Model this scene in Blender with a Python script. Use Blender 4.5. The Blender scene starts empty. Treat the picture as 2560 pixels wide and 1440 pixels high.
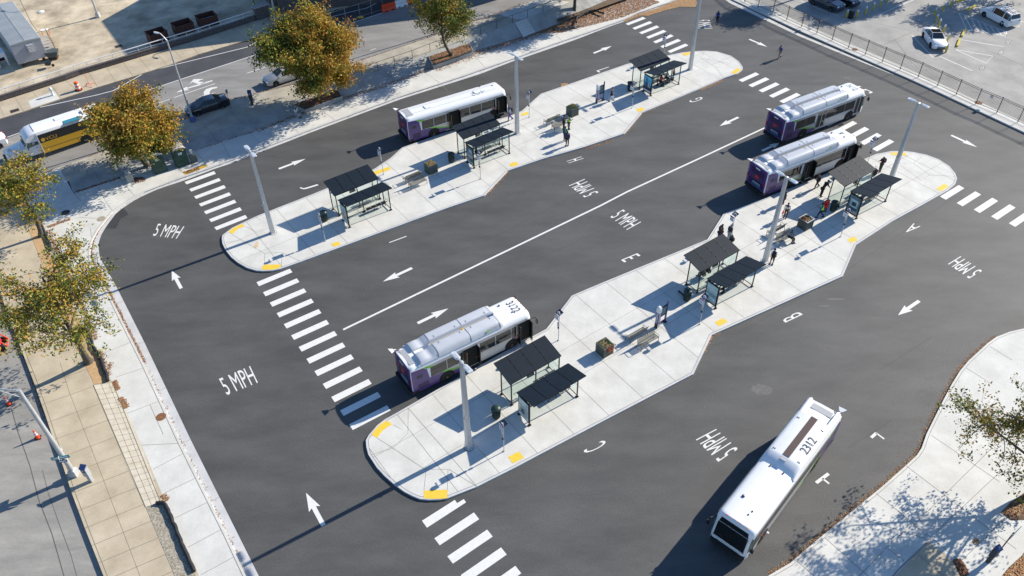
import bpy, math, random
import numpy as np
from mathutils import Vector, Matrix
R = math.radians
scene = bpy.context.scene
C = scene.collection
random.seed(7); rng = np.random.default_rng(7)

# ------------------------------------------------------------------ camera
FPX, TILT, ROLL, CAMH = 2011.0, R(42.82), R(-1.2), 46.29
_d = Vector((0, math.cos(TILT), -math.sin(TILT))); _r = Vector((1, 0, 0)); _u = _r.cross(_d)
_r2 = math.cos(ROLL)*_r + math.sin(ROLL)*_u; _u2 = -math.sin(ROLL)*_r + math.cos(ROLL)*_u
cd = bpy.data.cameras.new('camera'); cam = bpy.data.objects.new('camera', cd); C.objects.link(cam)
cam.matrix_world = Matrix(((_r2.x, _u2.x, -_d.x, 0), (_r2.y, _u2.y, -_d.y, 0), (_r2.z, _u2.z, -_d.z, CAMH), (0, 0, 0, 1)))
cd.sensor_width = 36; cd.lens = FPX/2560*36; cd.clip_end = 2000; cd.clip_start = .5
scene.camera = cam
# ------------------------------------------------------------------ light
SUN_AZ, SUN_EL = R(31.5), R(29)
w = bpy.data.worlds.new('World'); scene.world = w; w.use_nodes = True
nt = w.node_tree; bg = nt.nodes['Background']
sky = nt.nodes.new('ShaderNodeTexSky'); sky.sky_type = 'NISHITA'; sky.sun_disc = False
sky.sun_elevation = SUN_EL; sky.sun_rotation = R(90)-SUN_AZ
sky.ozone_density = 6.0; sky.dust_density = .1; sky.air_density = 1.0
nt.links.new(sky.outputs[0], bg.inputs[0]); bg.inputs[1].default_value = .112
sl = bpy.data.lights.new('sun', 'SUN'); sl.energy = 5.0; sl.angle = R(.5); sl.color = (1, .93, .82)
so = bpy.data.objects.new('sun', sl); C.objects.link(so)
sdir = Vector((math.cos(SUN_EL)*math.cos(SUN_AZ), math.cos(SUN_EL)*math.sin(SUN_AZ), math.sin(SUN_EL)))
so.rotation_euler = sdir.to_track_quat('Z', 'Y').to_euler(); so.location = sdir*100
scene.view_settings.view_transform = 'Standard'; scene.view_settings.look = 'None'
scene.view_settings.exposure = .62; scene.view_settings.gamma = 1

# ------------------------------------------------------------------ where things stand: survey of the site in metres
def ray(px, py):
    return _d + _r2*((px-1280)/FPX) - _u2*((py-720)/FPX)
def P(px, py, z=0.0):
    v = ray(px, py); t = (z-CAMH)/v.z; return Vector((v.x*t, v.y*t, z))
A0 = P(183, 482, .15); _A1 = P(1338, 82, .15); UD = (_A1-A0).normalized(); KZ = 1.05/(_A1-A0).length
def ZU(x, y, off=0): return .15 + off + KZ*((x-A0.x)*UD.x + (y-A0.y)*UD.y)
def PU(px, py, off=0):          # a point on the gently rising street above the terminal
    v = ray(px, py); k = KZ*(v.x*UD.x+v.y*UD.y); c = .15+off-KZ*(A0.x*UD.x+A0.y*UD.y)
    t = (c-CAMH)/(v.z-k); return Vector((v.x*t, v.y*t, CAMH+v.z*t))
AX = R(35.2)                    # the platforms' long axis
def ang(a, b): return math.atan2(b.y-a.y, b.x-a.x)

# ------------------------------------------------------------------ materials
MATS = {}
def mat(name, col, rough=.7, metal=0, spec=.5, noise=0, nscale=1.0, bump=0, bscale=30, col2=None, emit=None, fine=0, alpha=None, stretch=None, coat=0):
    if name in MATS: return MATS[name]
    m = bpy.data.materials.new(name); m.use_nodes = True; n = m.node_tree.nodes; l = m.node_tree.links
    b = n['Principled BSDF']; b.inputs['Roughness'].default_value = rough; b.inputs['Metallic'].default_value = metal
    b.inputs['Specular IOR Level'].default_value = spec; b.inputs['Coat Weight'].default_value = coat
    c = tuple(col)+(1,); b.inputs['Base Color'].default_value = c
    if noise or col2 or fine:
        tc = n.new('ShaderNodeTexCoord'); src = tc.outputs['Object']
        if stretch:
            mp = n.new('ShaderNodeMapping'); mp.inputs['Rotation'].default_value = (0, 0, -stretch[0]); mp.inputs['Scale'].default_value = (stretch[1], stretch[2], 1)
            l.new(src, mp.inputs[0]); src2 = mp.outputs[0]
        else: src2 = src
        t = n.new('ShaderNodeTexNoise'); t.inputs['Scale'].default_value = nscale; t.inputs['Detail'].default_value = 6; t.inputs['Roughness'].default_value = .62
        l.new(src2, t.inputs['Vector'])
        rp = n.new('ShaderNodeValToRGB'); c2 = tuple(col2)+(1,) if col2 else c
        lo = tuple(x*(1-noise) for x in c[:3])+(1,); hi = tuple(min(1, x*(1+noise)) for x in c2[:3])+(1,)
        rp.color_ramp.elements[0].position = .33; rp.color_ramp.elements[0].color = lo
        rp.color_ramp.elements[1].position = .67; rp.color_ramp.elements[1].color = hi
        l.new(t.outputs[0], rp.inputs[0]); out = rp.outputs[0]
        if fine:
            t2 = n.new('ShaderNodeTexNoise'); t2.inputs['Scale'].default_value = 9; t2.inputs['Detail'].default_value = 8; t2.inputs['Roughness'].default_value = .75
            l.new(src, t2.inputs['Vector'])
            mr = n.new('ShaderNodeMapRange'); mr.inputs[1].default_value = .3; mr.inputs[2].default_value = .7; mr.inputs[3].default_value = 1-fine; mr.inputs[4].default_value = 1+fine
            l.new(t2.outputs[0], mr.inputs[0])
            mx = n.new('ShaderNodeMix'); mx.data_type = 'RGBA'; mx.blend_type = 'MULTIPLY'; mx.inputs[0].default_value = 1
            l.new(out, mx.inputs[6]); l.new(mr.outputs[0], mx.inputs[7]); out = mx.outputs[2]
        l.new(out, b.inputs['Base Color'])
    if bump:
        tc = n.new('ShaderNodeTexCoord'); t3 = n.new('ShaderNodeTexNoise'); t3.inputs['Scale'].default_value = bscale; t3.inputs['Detail'].default_value = 4
        l.new(tc.outputs['Object'], t3.inputs['Vector']); bp = n.new('ShaderNodeBump'); bp.inputs['Strength'].default_value = bump; bp.inputs['Distance'].default_value = .02
        l.new(t3.outputs[0], bp.inputs['Height']); l.new(bp.outputs[0], b.inputs['Normal'])
    if emit: b.inputs['Emission Color'].default_value = tuple(emit[0])+(1,); b.inputs['Emission Strength'].default_value = emit[1]
    MATS[name] = m; return m
def glass(name, tint, gloss=.12):
    m = bpy.data.materials.new(name); m.use_nodes = True; n = m.node_tree.nodes; l = m.node_tree.links; n.clear()
    o = n.new('ShaderNodeOutputMaterial'); t = n.new('ShaderNodeBsdfTransparent'); t.inputs[0].default_value = tint+(1,)
    g = n.new('ShaderNodeBsdfGlossy'); g.inputs['Roughness'].default_value = .03; g.inputs[0].default_value = (.9, .95, .95, 1)
    x = n.new('ShaderNodeMixShader'); x.inputs[0].default_value = gloss
    l.new(t.outputs[0], x.inputs[1]); l.new(g.outputs[0], x.inputs[2]); l.new(x.outputs[0], o.inputs[0]); MATS[name] = m; return m
M = MATS
# ground
mat('asphalt', (.080, .079, .075), .66, spec=.34, noise=.15, nscale=.33, col2=(.090, .088, .083), fine=.24, bump=.25, bscale=60, stretch=(AX, .5, 1.3))
mat('old_asphalt', (.235, .225, .205), .8, noise=.13, nscale=.35, col2=(.26, .25, .235), fine=.13, bump=.3, bscale=40, stretch=(AX, .5, 1.7))
mat('lane_asphalt', (.062, .062, .066), .75, noise=.18, nscale=.5, fine=.25)
mat('left_asphalt', (.26, .25, .225), .85, noise=.12, nscale=.5, col2=(.31, .295, .26), fine=.12, bump=.3, bscale=40, stretch=(R(121), .4, 1.4))
mat('lot_asphalt', (.30, .29, .268), .85, noise=.12, nscale=.35, col2=(.34, .325, .295), fine=.11, bump=.3, bscale=40)
mat('yard_concrete', (.36, .29, .19), .85, noise=.22, nscale=.3, col2=(.56, .47, .33), fine=.15)
mat('concrete', (.575, .56, .505), .8, noise=.06, nscale=.5, col2=(.625, .61, .555), fine=.08)
mat('concrete_grey', (.50, .50, .49), .8, noise=.05, nscale=.7, col2=(.56, .55, .53), fine=.06)
mat('concrete_tan', (.44, .365, .25), .85, noise=.07, nscale=.5, col2=(.52, .44, .315), fine=.08)
mat('concrete_cream', (.60, .52, .38), .85, noise=.05, nscale=.6, col2=(.63, .56, .44), fine=.06)
mat('concrete_dirty', (.36, .32, .255), .85, noise=.12, nscale=.5, col2=(.42, .385, .31), fine=.1)
mat('concrete_slope', (.30, .30, .28), .85, noise=.12, nscale=.6, col2=(.36, .36, .335), fine=.1)
mat('pavers', (.58, .50, .37), .85, noise=.06, nscale=1.5, col2=(.63, .57, .45), fine=.08)
mat('joint', (.22, .20, .17), .9); mat('joint_tan', (.19, .165, .12), .9); mat('crack', (.10, .095, .085), .9); mat('seam', (.062, .062, .063), .9)
mat('marking', (.70, .69, .65), .7, noise=.05, nscale=3, fine=.07); mat('marking_old', (.52, .51, .48), .7, noise=.1, nscale=2, fine=.15)
mat('tactile', (.78, .52, .045), .7, noise=.06, nscale=4); mat('tactile_old', (.55, .34, .03), .8, noise=.2, nscale=4)
mat('soil', (.13, .085, .05), .95, noise=.3, nscale=3, fine=.3, bump=.6, bscale=12); mat('mulch', (.50, .32, .16), .95, noise=.12, nscale=3, fine=.15, bump=.5, bscale=15)
mat('gravel', (.27, .235, .175), .95, noise=.3, nscale=8, col2=(.36, .32, .25), fine=.5, bump=.8, bscale=14)
mat('ground', (.20, .19, .17), .9, noise=.2, nscale=.05)
mat('stain', (.125, .12, .112), .8, noise=.2, nscale=2, fine=.2); mat('patch', (.038, .038, .04), .8, fine=.2, noise=.1); mat('rust_stain', (.60, .45, .27), .85, noise=.1, nscale=2)
# manufactured
mat('galv', (.50, .51, .51), .45, metal=.35, noise=.08, nscale=2); mat('lamp_grey', (.62, .64, .66), .4, metal=.15); mat('lens', (.75, .78, .82), .2)
mat('black_metal', (.018, .018, .02), .45, metal=.2); mat('bronze', (.045, .036, .03), .45, metal=.4); mat('dark_green', (.012, .035, .026), .45)
mat('bench_metal', (.085, .09, .075), .45, metal=.3); mat('olive', (.07, .085, .075), .55, noise=.15, nscale=4); mat('roof_panel', (.010, .017, .026), .6, spec=.16, noise=.12, nscale=2)
mat('roof_seam', (.006, .006, .007), .5)
mat('bus_white', (.80, .80, .79), .35, spec=.5, coat=.3, noise=.02, nscale=1); mat('bus_silver', (.50, .50, .50), .35, metal=.25, noise=.05, nscale=1)
mat('fairing', (.50, .52, .55), .42, noise=.04, nscale=1.5); mat('purple', (.075, .032, .17), .35, coat=.3); mat('purple_dark', (.03, .012, .075), .4)
mat('lime', (.20, .52, .04), .5); mat('dark_glass', (.010, .012, .012), .06, spec=.8); mat('green_glass', (.02, .07, .06), .08, spec=.8); mat('black_rubber', (.012, .012, .012), .8)
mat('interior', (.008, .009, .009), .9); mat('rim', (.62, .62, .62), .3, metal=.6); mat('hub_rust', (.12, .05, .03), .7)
mat('red_sign', (.62, .02, .04), .5); mat('red_light', (.45, .01, .01), .3); mat('amber', (.8, .25, .02), .4); mat('grille', (.05, .05, .055), .6); mat('vent_grey', (.36, .37, .38), .6)
mat('brown_strip', (.085, .055, .05), .8); mat('black_ink', (.02, .02, .02), .6); mat('teal', (.035, .22, .30), .5); mat('gold', (.66, .36, .02), .45, coat=.2); mat('gold_ink', (.75, .42, .03), .5)
mat('white_paint', (.80, .80, .80), .4, coat=.3); mat('white_plain', (.78, .78, .78), .6); mat('car_black', (.008, .009, .012), .18, coat=1); mat('car_navy', (.03, .045, .07), .25, coat=1, metal=.3)
mat('orange', (.85, .12, .01), .5); mat('red_orange', (.75, .07, .02), .5); mat('reflective', (.8, .8, .8), .4); mat('porta_green', (.006, .05, .036), .5, noise=.12, nscale=3); mat('porta_roof', (.33, .31, .27), .6)
mat('yellow_paint', (.52, .42, .03), .6, noise=.15, nscale=5); mat('trailer_metal', (.33, .35, .35), .5, metal=.2, noise=.1, nscale=.8); mat('trailer_side', (.42, .43, .46), .5); mat('wood', (.23, .15, .08), .8)
mat('brick', (.10, .085, .08), .85, noise=.35, nscale=9, fine=.3); mat('cap_stone', (.33, .32, .30), .8); mat('rusty', (.10, .035, .02), .8, noise=.3, nscale=6)
mat('sock', (.012, .013, .016), .7, noise=.3, nscale=8); mat('bark', (.095, .080, .062), .95, noise=.3, nscale=6, bump=.6, bscale=14); mat('hydrant', (.68, .69, .70), .5)
mat('sign_white', (.72, .74, .76), .5); mat('sign_blue', (.10, .13, .32), .5); mat('sign_teal', (.10, .30, .28), .5); mat('kiosk_blue', (.02, .05, .16), .5); mat('screen', (.10, .17, .17), .2)
mat('ad_blue', (.03, .28, .62), .35, noise=.5, nscale=2.2, col2=(.12, .50, .85)); mat('ad_pale', (.33, .50, .52), .3, noise=.25, nscale=2, col2=(.48, .62, .60)); mat('ad_dark', (.03, .06, .07), .3, noise=.5, nscale=3, col2=(.12, .2, .22)); mat('ad_cream', (.42, .42, .36), .4); mat('ad_ink', (.03, .05, .07), .4)
mat('manhole_rust', (.25, .10, .035), .8, noise=.2, nscale=8); mat('manhole_dark', (.03, .03, .035), .7); mat('manhole_tan', (.42, .37, .27), .8); mat('grate', (.07, .045, .035), .8)
mat('leaf_orange', (.34, .15, .06), .9); mat('leaf_brown', (.16, .065, .035), .9); mat('leaf_tan', (.46, .29, .14), .9); mat('flower_rust', (.28, .08, .03), .9); mat('plant_green', (.05, .13, .03), .8)
mat('skin_dark', (.065, .032, .018), .6); mat('skin_mid', (.22, .11, .07), .6); mat('skin_light', (.48, .27, .19), .6); mat('hair_dark', (.01, .008, .007), .8)
for nme, c_ in dict(blue=(.015, .05, .35), navy=(.012, .018, .06), black=(.01, .01, .012), khaki=(.38, .32, .22), white=(.72, .72, .72), purple=(.10, .04, .26), slate=(.10, .14, .20), red=(.38, .02, .03), maroon=(.10, .01, .025), green=(.01, .16, .08), hiviz=(.38, .75, .03), teal=(.01, .09, .09), greyd=(.05, .05, .055), brown=(.09, .045, .025), olive=(.05, .055, .035), scarlet=(.75, .02, .02), lilac=(.35, .3, .5), greyl=(.35, .37, .40)).items():
    mat('cloth_'+nme, c_, .85)
glass('clear_glass', (.95, .985, .975), .05); glass('tint_glass', (.55, .72, .70), .12)

# ------------------------------------------------------------------ mesh helpers
_tc = {}
def text2d(s):
    if s in _tc: return _tc[s]
    c = bpy.data.curves.new('t', 'FONT'); c.body = s; c.resolution_u = 3
    o = bpy.data.objects.new('t', c); me = o.to_mesh()
    v = np.array([(a.co.x, a.co.y) for a in me.vertices]); f = [tuple(p.vertices) for p in me.polygons]
    mn = v.min(0); mx = v.max(0); v = (v-mn)/(mx-mn); o.to_mesh_clear(); bpy.data.objects.remove(o); bpy.data.curves.remove(c)
    _tc[s] = (v, f); return _tc[s]
class MB:
    def __init__(s): s.v = []; s.f = []; s.m = []; s.mats = []
    def mi(s, m):
        if m not in s.mats: s.mats.append(m)
        return s.mats.index(m)
    def add(s, vs, fs, m):
        o = len(s.v); s.v += [tuple(v) for v in vs]; i = s.mi(m)
        for f in fs: s.f.append(tuple(a+o for a in f)); s.m.append(i)
        return s
    def box(s, c, d, m, rz=0, mtx=None):
        x, y, z = d[0]/2, d[1]/2, d[2]/2; vs = []
        for a in (-1, 1):
            for b in (-1, 1):
                for e in (-1, 1):
                    p = Vector((a*x, b*y, e*z))
                    if rz: p = Matrix.Rotation(rz, 3, 'Z') @ p
                    if mtx: p = mtx @ p
                    vs.append(p+Vector(c))
        return s.add(vs, [(0, 1, 3, 2), (4, 6, 7, 5), (0, 4, 5, 1), (2, 3, 7, 6), (0, 2, 6, 4), (1, 5, 7, 3)], m)
    def tube(s, a, b, r0, m, r1=None, n=8, cap=True):
        a = Vector(a); b = Vector(b); r1 = r0 if r1 is None else r1; ax = (b-a)
        if ax.length < 1e-6: return s
        q = ax.to_track_quat('Z', 'Y'); vs = []
        for p, r in ((a, r0), (b, r1)):
            for i in range(n):
                t = 2*math.pi*i/n; vs.append(p+q @ Vector((r*math.cos(t), r*math.sin(t), 0)))
        fs = [(i, (i+1) % n, n+(i+1) % n, n+i) for i in range(n)]
        if cap: fs += [tuple(range(n))[::-1], tuple(range(n, 2*n))]
        return s.add(vs, fs, m)
    def path(s, pts, r, m, n=6):
        for a, b in zip(pts, pts[1:]): s.tube(a, b, r, m, n=n)
        return s
    def lathe(s, prof, m, c=(0, 0, 0), n=20, close=True):
        vs = []; k = len(prof)
        for i in range(n):
            t = 2*math.pi*i/n
            for r, z in prof: vs.append((c[0]+r*math.cos(t), c[1]+r*math.sin(t), c[2]+z))
        fs = [(i*k+j, ((i+1) % n)*k+j, ((i+1) % n)*k+j+1, i*k+j+1) for i in range(n) for j in range(k-1)]
        if close: fs += [tuple(i*k for i in range(n)), tuple(i*k+k-1 for i in range(n))]
        return s.add(vs, fs, m)
    def poly(s, pts, m): return s.add(pts, [tuple(range(len(pts)))], m)
    def prism(s, pts, z0, z1, m, ms=None):
        n = len(pts); vs = [(p[0], p[1], z0) for p in pts]+[(p[0], p[1], z1) for p in pts]
        s.add(vs, [tuple(range(n, 2*n))], m); return s.add(vs, [(i, (i+1) % n, n+(i+1) % n, n+i) for i in range(n)], ms or m)
    def extr(s, pts, off, m):            # polygon in space, extruded by an offset vector
        n = len(pts); off = Vector(off); vs = [Vector(p) for p in pts]; vs += [v+off for v in vs]
        return s.add(vs, [tuple(range(n))[::-1], tuple(range(n, 2*n))]+[(i, (i+1) % n, n+(i+1) % n, n+i) for i in range(n)], m)
    def text(s, t, bl, br, tl, m, tr=None):
        v, f = text2d(t); bl, br, tl = Vector(bl), Vector(br), Vector(tl); tr = Vector(tr) if tr else br+tl-bl
        return s.add([bl*(1-a)*(1-b)+br*a*(1-b)+tl*(1-a)*b+tr*a*b for a, b in v], f, m)
    def loft(s, rings, m, caps=True, closed=True):
        n = len(rings[0]); vs = [p for r in rings for p in r]; fs = []
        for k in range(len(rings)-1):
            for i in range(n if closed else n-1): fs.append((k*n+i, k*n+(i+1) % n, (k+1)*n+(i+1) % n, (k+1)*n+i))
        if caps: fs += [tuple(range(n))[::-1], tuple(range((len(rings)-1)*n, len(rings)*n))]
        return s.add(vs, fs, m)
    def build(s, name, parent=None, smooth=False, kind=None):
        me = bpy.data.meshes.new(name); me.from_pydata(s.v, [], s.f)
        for m in s.mats: me.materials.append(M[m])
        me.polygons.foreach_set('material_index', s.m)
        if smooth: me.polygons.foreach_set('use_smooth', [True]*len(s.f))
        me.update(); o = bpy.data.objects.new(name, me); C.objects.link(o)
        if parent: o.parent = parent
        if kind: o['kind'] = kind
        if smooth == 'auto':
            bpy.context.view_layer.objects.active = o
        return o
def sm(o, angle=40):             # smooth shading, sharp at hard edges
    me = o.data; me.polygons.foreach_set('use_smooth', [True]*len(me.polygons)); me.set_sharp_from_angle(angle=R(angle)); return o
def wel(o):                      # weld split vertices so smoothing works
    import bmesh
    bm = bmesh.new(); bm.from_mesh(o.data); bmesh.ops.remove_doubles(bm, verts=bm.verts, dist=.0005); bmesh.ops.recalc_face_normals(bm, faces=bm.faces); bm.to_mesh(o.data); bm.free(); return o
def thing(name, label, cat, loc=(0, 0, 0), rz=0, group=None):
    o = bpy.data.objects.new(name, None); C.objects.link(o); o.empty_display_size = .3
    o.location = loc; o.rotation_euler = (0, 0, rz); o['label'] = label; o['category'] = cat
    if group: o['group'] = group
    return o
def tag(o, label, cat, group=None):
    o['label'] = label; o['category'] = cat
    if group: o['group'] = group
    return o
def dup(root, loc, rz, label, group=None):
    def cp(o, par):
        c = o.copy(); C.objects.link(c)
        if par: c.parent = par
        for ch in list(kids.get(o.name, [])): cp(ch, c)
        return c
    kids = {}
    for ob in list(C.objects):
        if ob.parent: kids.setdefault(ob.parent.name, []).append(ob)
    c = cp(root, None); c.location = loc; c.rotation_euler = (0, 0, rz); c['label'] = label
    if group: c['group'] = group
    return c
def px(pts, z=0): return [P(x, y, z) for x, y in pts]
def pxu(pts, off=0): return [PU(x, y, off) for x, y in pts]
def strip(mb, pts, wd, m, dz=0):  # a painted line or joint, mitred, of width wd
    pts = [Vector(p) for p in pts]; n = len(pts); L = []; Rr = []
    for i, p in enumerate(pts):
        a = pts[max(i-1, 0)]; b = pts[min(i+1, n-1)]; d = (b-a); d.z = 0; d.normalize(); nn = Vector((-d.y, d.x, 0))*wd/2
        L.append(p+nn+Vector((0, 0, dz))); Rr.append(p-nn+Vector((0, 0, dz)))
    for i in range(n-1): mb.poly([L[i], L[i+1], Rr[i+1], Rr[i]], m)
def inset(pts, d):
    n = len(pts); out = []; area = sum(pts[i].x*pts[(i+1) % n].y-pts[(i+1) % n].x*pts[i].y for i in range(n)); s = 1 if area > 0 else -1
    for i in range(n):
        a, p, b = pts[i-1], pts[i], pts[(i+1) % n]; e1 = (p-a).xy.normalized(); e2 = (b-p).xy.normalized()
        n1 = Vector((-e1.y, e1.x))*s; n2 = Vector((-e2.y, e2.x))*s; m_ = (n1+n2); k = d/max(.35, m_.length_squared/2)
        out.append(Vector((p.x+m_.x*k, p.y+m_.y*k, p.z)))
    return out
def clip_line(poly, o, d):       # parts of the line o+t*d inside the polygon
    ts = []
    n = len(poly)
    for i in range(n):
        a = poly[i]; b = poly[(i+1) % n]; e = (b-a).xy; den = d.x*e.y-d.y*e.x
        if abs(den) < 1e-9: continue
        w_ = (a.xy-o.xy); t = (w_.x*e.y-w_.y*e.x)/den; u = (w_.x*d.y-w_.y*d.x)/den
        if 0 <= u < 1: ts.append(t)
    ts.sort(); return [(o+d*ts[i], o+d*ts[i+1]) for i in range(0, len(ts)-1, 2)]
def inside(poly, x, y):
    c = False; n = len(poly)
    for i in range(n):
        a = poly[i]; b = poly[i-1]
        if (a.y > y) != (b.y > y) and x < (b.x-a.x)*(y-a.y)/(b.y-a.y)+a.x: c = not c
    return c
# ------------------------------------------------------------------ the setting
def S(mb, name, parent=None): return mb.build(name, parent, kind='structure')
mb = MB(); mb.poly([(-900, -400, -1.6), (900, -400, -1.6), (900, 1300, -1.6), (-900, 1300, -1.6)], 'ground'); S(mb, 'ground')
mb = MB(); mb.poly(px([(690, 1700), (560, 1440), (400, 1100), (270, 830), (205, 640), (225, 555), (320, 470), (470, 410), (1000, 215), (1480, 50), (1700, -30), (1800, -110), (2100, -110), (2900, 380), (3000, 1700)]), 'asphalt'); road = S(mb, 'terminal_road')
# seams, patches and stains in the new asphalt
mb = MB()
for seg in [[(460, 560), (620, 520)], [(1510, 640), (2080, 330)], [(300, 1255), (820, 1030)]][1:2]: pass
for seg in [[(1250, 905-110), (1020, 905-60)], [(1060, 785), (1330, 655), (1520, 568)], [(1530, 1010), (2080, 700), (2420, 470)], [(730, 560), (940, 478)], [(1000, 690), (1240, 590), (1500, 455)], [(2230, 1050), (2120, 1120)], [(2200, 925), (2330, 842)]]:
    strip(mb, px(seg, .004), .03, 'seam')
S(mb, 'pavement_seam')
mb = MB(); mb.poly(px([(296, 505), (322, 536), (302, 546), (290, 571), (262, 571), (280, 540)], .004), 'patch'); S(mb, 'pavement_patch')
mb = MB()
for c, a, b in [((1905, 975), .8, .6), ((2090, 748), .8, .12), ((2060, 765), .6, .1)]:
    o = P(*c, .004); mb.poly([o+Vector((math.cos(t)*a*random.uniform(.75, 1.15), math.sin(t)*b*random.uniform(.75, 1.15), 0)) for t in np.linspace(0, 2*math.pi, 22)[:-1]], 'stain')
st_ = S(mb, 'pavement_stain')

# platforms
ISL2 = [(916, 1118), (914.5, 1100), (922.2, 1086.7), (943.3, 1062.8), (962.2, 1048.3), (1022.2, 1014.4), (1116.7, 960), (1297.8, 858.9), (1344, 834), (1365.6, 822.2), (1429.4, 738.9), (1500, 709), (1768, 598.5), (1808.7, 534.4), (1860, 515.4), (2026.7, 451), (2074, 431), (2162, 397), (2192, 384.4), (2227.8, 377.8), (2260, 377.5), (2283, 380), (2316.7, 386.7), (2346.7, 398), (2373, 415), (2388, 433), (2393, 447), (2388, 460), (2369, 476), (2320.5, 504), (2229, 554), (2140, 612), (2107, 690), (1779, 837.5), (1733, 935), (1540, 1035.7), (1340, 1141), (1288.9, 1168.2), (1193.5, 1216), (1119.4, 1245), (1101, 1248), (1073.6, 1249), (1050, 1247), (1032, 1240), (1011, 1229), (986, 1211), (961, 1189), (941.7, 1168), (920.8, 1136)]
ISL1 = [(554.4, 595.6), (556, 588), (562, 583), (581, 569), (604.4, 557.8), (642, 540), (692, 520), (772, 489), (928, 425.5), (937.7, 420.8), (976.5, 394.8), (1005, 369), (1106, 333), (1271.6, 291), (1304.7, 276.8), (1352, 234.3), (1433, 206.7), (1566.7, 160), (1666.7, 139), (1703, 131.5), (1730, 128), (1766.7, 126.7), (1793, 129), (1826.7, 139), (1846.7, 153), (1856.7, 166.7), (1856.7, 173), (1843, 184), (1810, 195), (1746.7, 223), (1604.4, 282), (1561, 333.3), (1462, 366.7), (1360, 395.6), (1269, 426.7), (1211, 488), (1111, 522), (751, 654.4), (702, 671.5), (681, 676), (659, 677), (640, 675.6), (617.8, 669), (595.6, 656.7), (577.8, 642.2), (564.4, 625.6), (556, 609)]
def smooth_poly(pts, sharp):     # round the blunt ends a little more
    return pts
def island(name, pp, stains, long_offs):
    top = px(pp, .15); ins = inset(top, .16); ins2 = inset(top, .185)
    mb = MB(); n = len(top)
    mb.poly([(p.x, p.y, .15) for p in ins2], 'concrete')
    for i in range(n):
        j = (i+1) % n; a, b, c, d = top[i], top[j], ins[j], ins[i]
        mb.poly([a, b, c, d], 'concrete_grey')
        mb.poly([(a.x, a.y, -.02), (b.x, b.y, -.02), b, a], 'concrete_grey')
        mb.poly([(ins[i].x, ins[i].y, 0.08), (ins[j].x, ins[j].y, 0.08), ins[j], ins[i]], 'joint')
        mb.poly([(ins[i].x, ins[i].y, .12), (ins[j].x, ins[j].y, .12), (ins2[j].x, ins2[j].y, .12), (ins2[i].x, ins2[i].y, .12)], 'joint')
    isl = S(mb, name)
    jb = MB(); dx = Vector((math.cos(AX), math.sin(AX))); dy = Vector((-dx.y, dx.x)); c0 = sum((p.xy for p in ins2), Vector((0, 0)))/n
    for k in range(-14, 15):
        o = c0+dx*(k*3.05)
        for a, b in clip_line(ins2, o, dy): strip(jb, [Vector((*a, .154)), Vector((*b, .154))], .028, 'joint')
    for off in long_offs:
        for a, b in clip_line(ins2, c0+dy*off, dx): strip(jb, [Vector((*a, .154)), Vector((*b, .154))], .022, 'joint')
    S(jb, 'expansion_joint', isl)
    if stains:
        sb = MB()
        for cx, cy, a, b, m_ in stains:
            o = P(cx, cy, .156); sb.poly([o+Vector((math.cos(t)*a*random.uniform(.6, 1.2), math.sin(t)*b*random.uniform(.6, 1.2), 0)) for t in np.linspace(0, 2*math.pi, 26)[:-1]], m_)
        S(sb, 'rust_stain', isl)
    return isl
isl2 = island('near_platform', ISL2, [], [-1.3, 1.5]); isl1 = island('far_platform', ISL1, [(641, 612, .22, .5, 'rust_stain')], [-1.3, 1.5])

def flat(name, pp, m, z=0, parent=None, fn=None):
    mb = MB(); mb.poly((fn or px)(pp, z), m); return S(mb, name, parent)
# yellow tactile pads
for pp in [[(959, 1098-47), (981, 1061), (943, 1092.5), (929, 1087)], ]: pass
TACT = [[(966.5, 1051.5), (981.5, 1060.5), (968, 1068), (955, 1078), (944, 1094.5), (929, 1087.5), (937, 1075), (950, 1061)],
        [(1060, 1226), (1119, 1224), (1118, 1245.5), (1101, 1247), (1078, 1247), (1059.5, 1245)],
        [(1298, 1128.5), (1310, 1144), (1281.5, 1158.5), (1270.5, 1142)], [(1808, 795.5), (1819.5, 804), (1798, 816), (1786.5, 805)],
        [(2133.5, 591), (2145, 600), (2128, 607.5), (2118, 599)], [(2224, 381), (2263, 381.5), (2268, 388.5), (2232, 388)], [(2360.5, 459), (2372.5, 465.5), (2352, 478), (2340, 471.5)],
        [(604, 560), (613, 565), (596, 571), (580, 585), (571, 580), (583, 570)], [(655, 666), (661, 661.5), (702.5, 661), (701, 669), (681, 674), (657, 674.5)],
        [(845, 603.5), (853, 611), (835, 617), (827.5, 609.5)], [(929, 431), (973, 416.5), (977, 423.5), (938, 437)], [(1318, 279), (1323, 284), (1306, 290), (1301, 285)],
        [(1289.5, 404), (1297, 411), (1279, 417), (1272, 410)], [(1603, 268), (1612, 274), (1597, 280), (1590, 274)], [(1704, 134), (1728, 129.5), (1728, 135), (1710, 140)], [(1844, 170), (1853, 174), (1838, 185), (1827, 181)]]
for k, pp in enumerate(TACT): flat('tactile_pad', pp, 'tactile', .158, isl2 if k < 7 else isl1)
flat('tactile_pad', [(456.5, 430), (513, 411), (518, 416.5), (463, 437)], 'tactile_old', .158)
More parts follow.
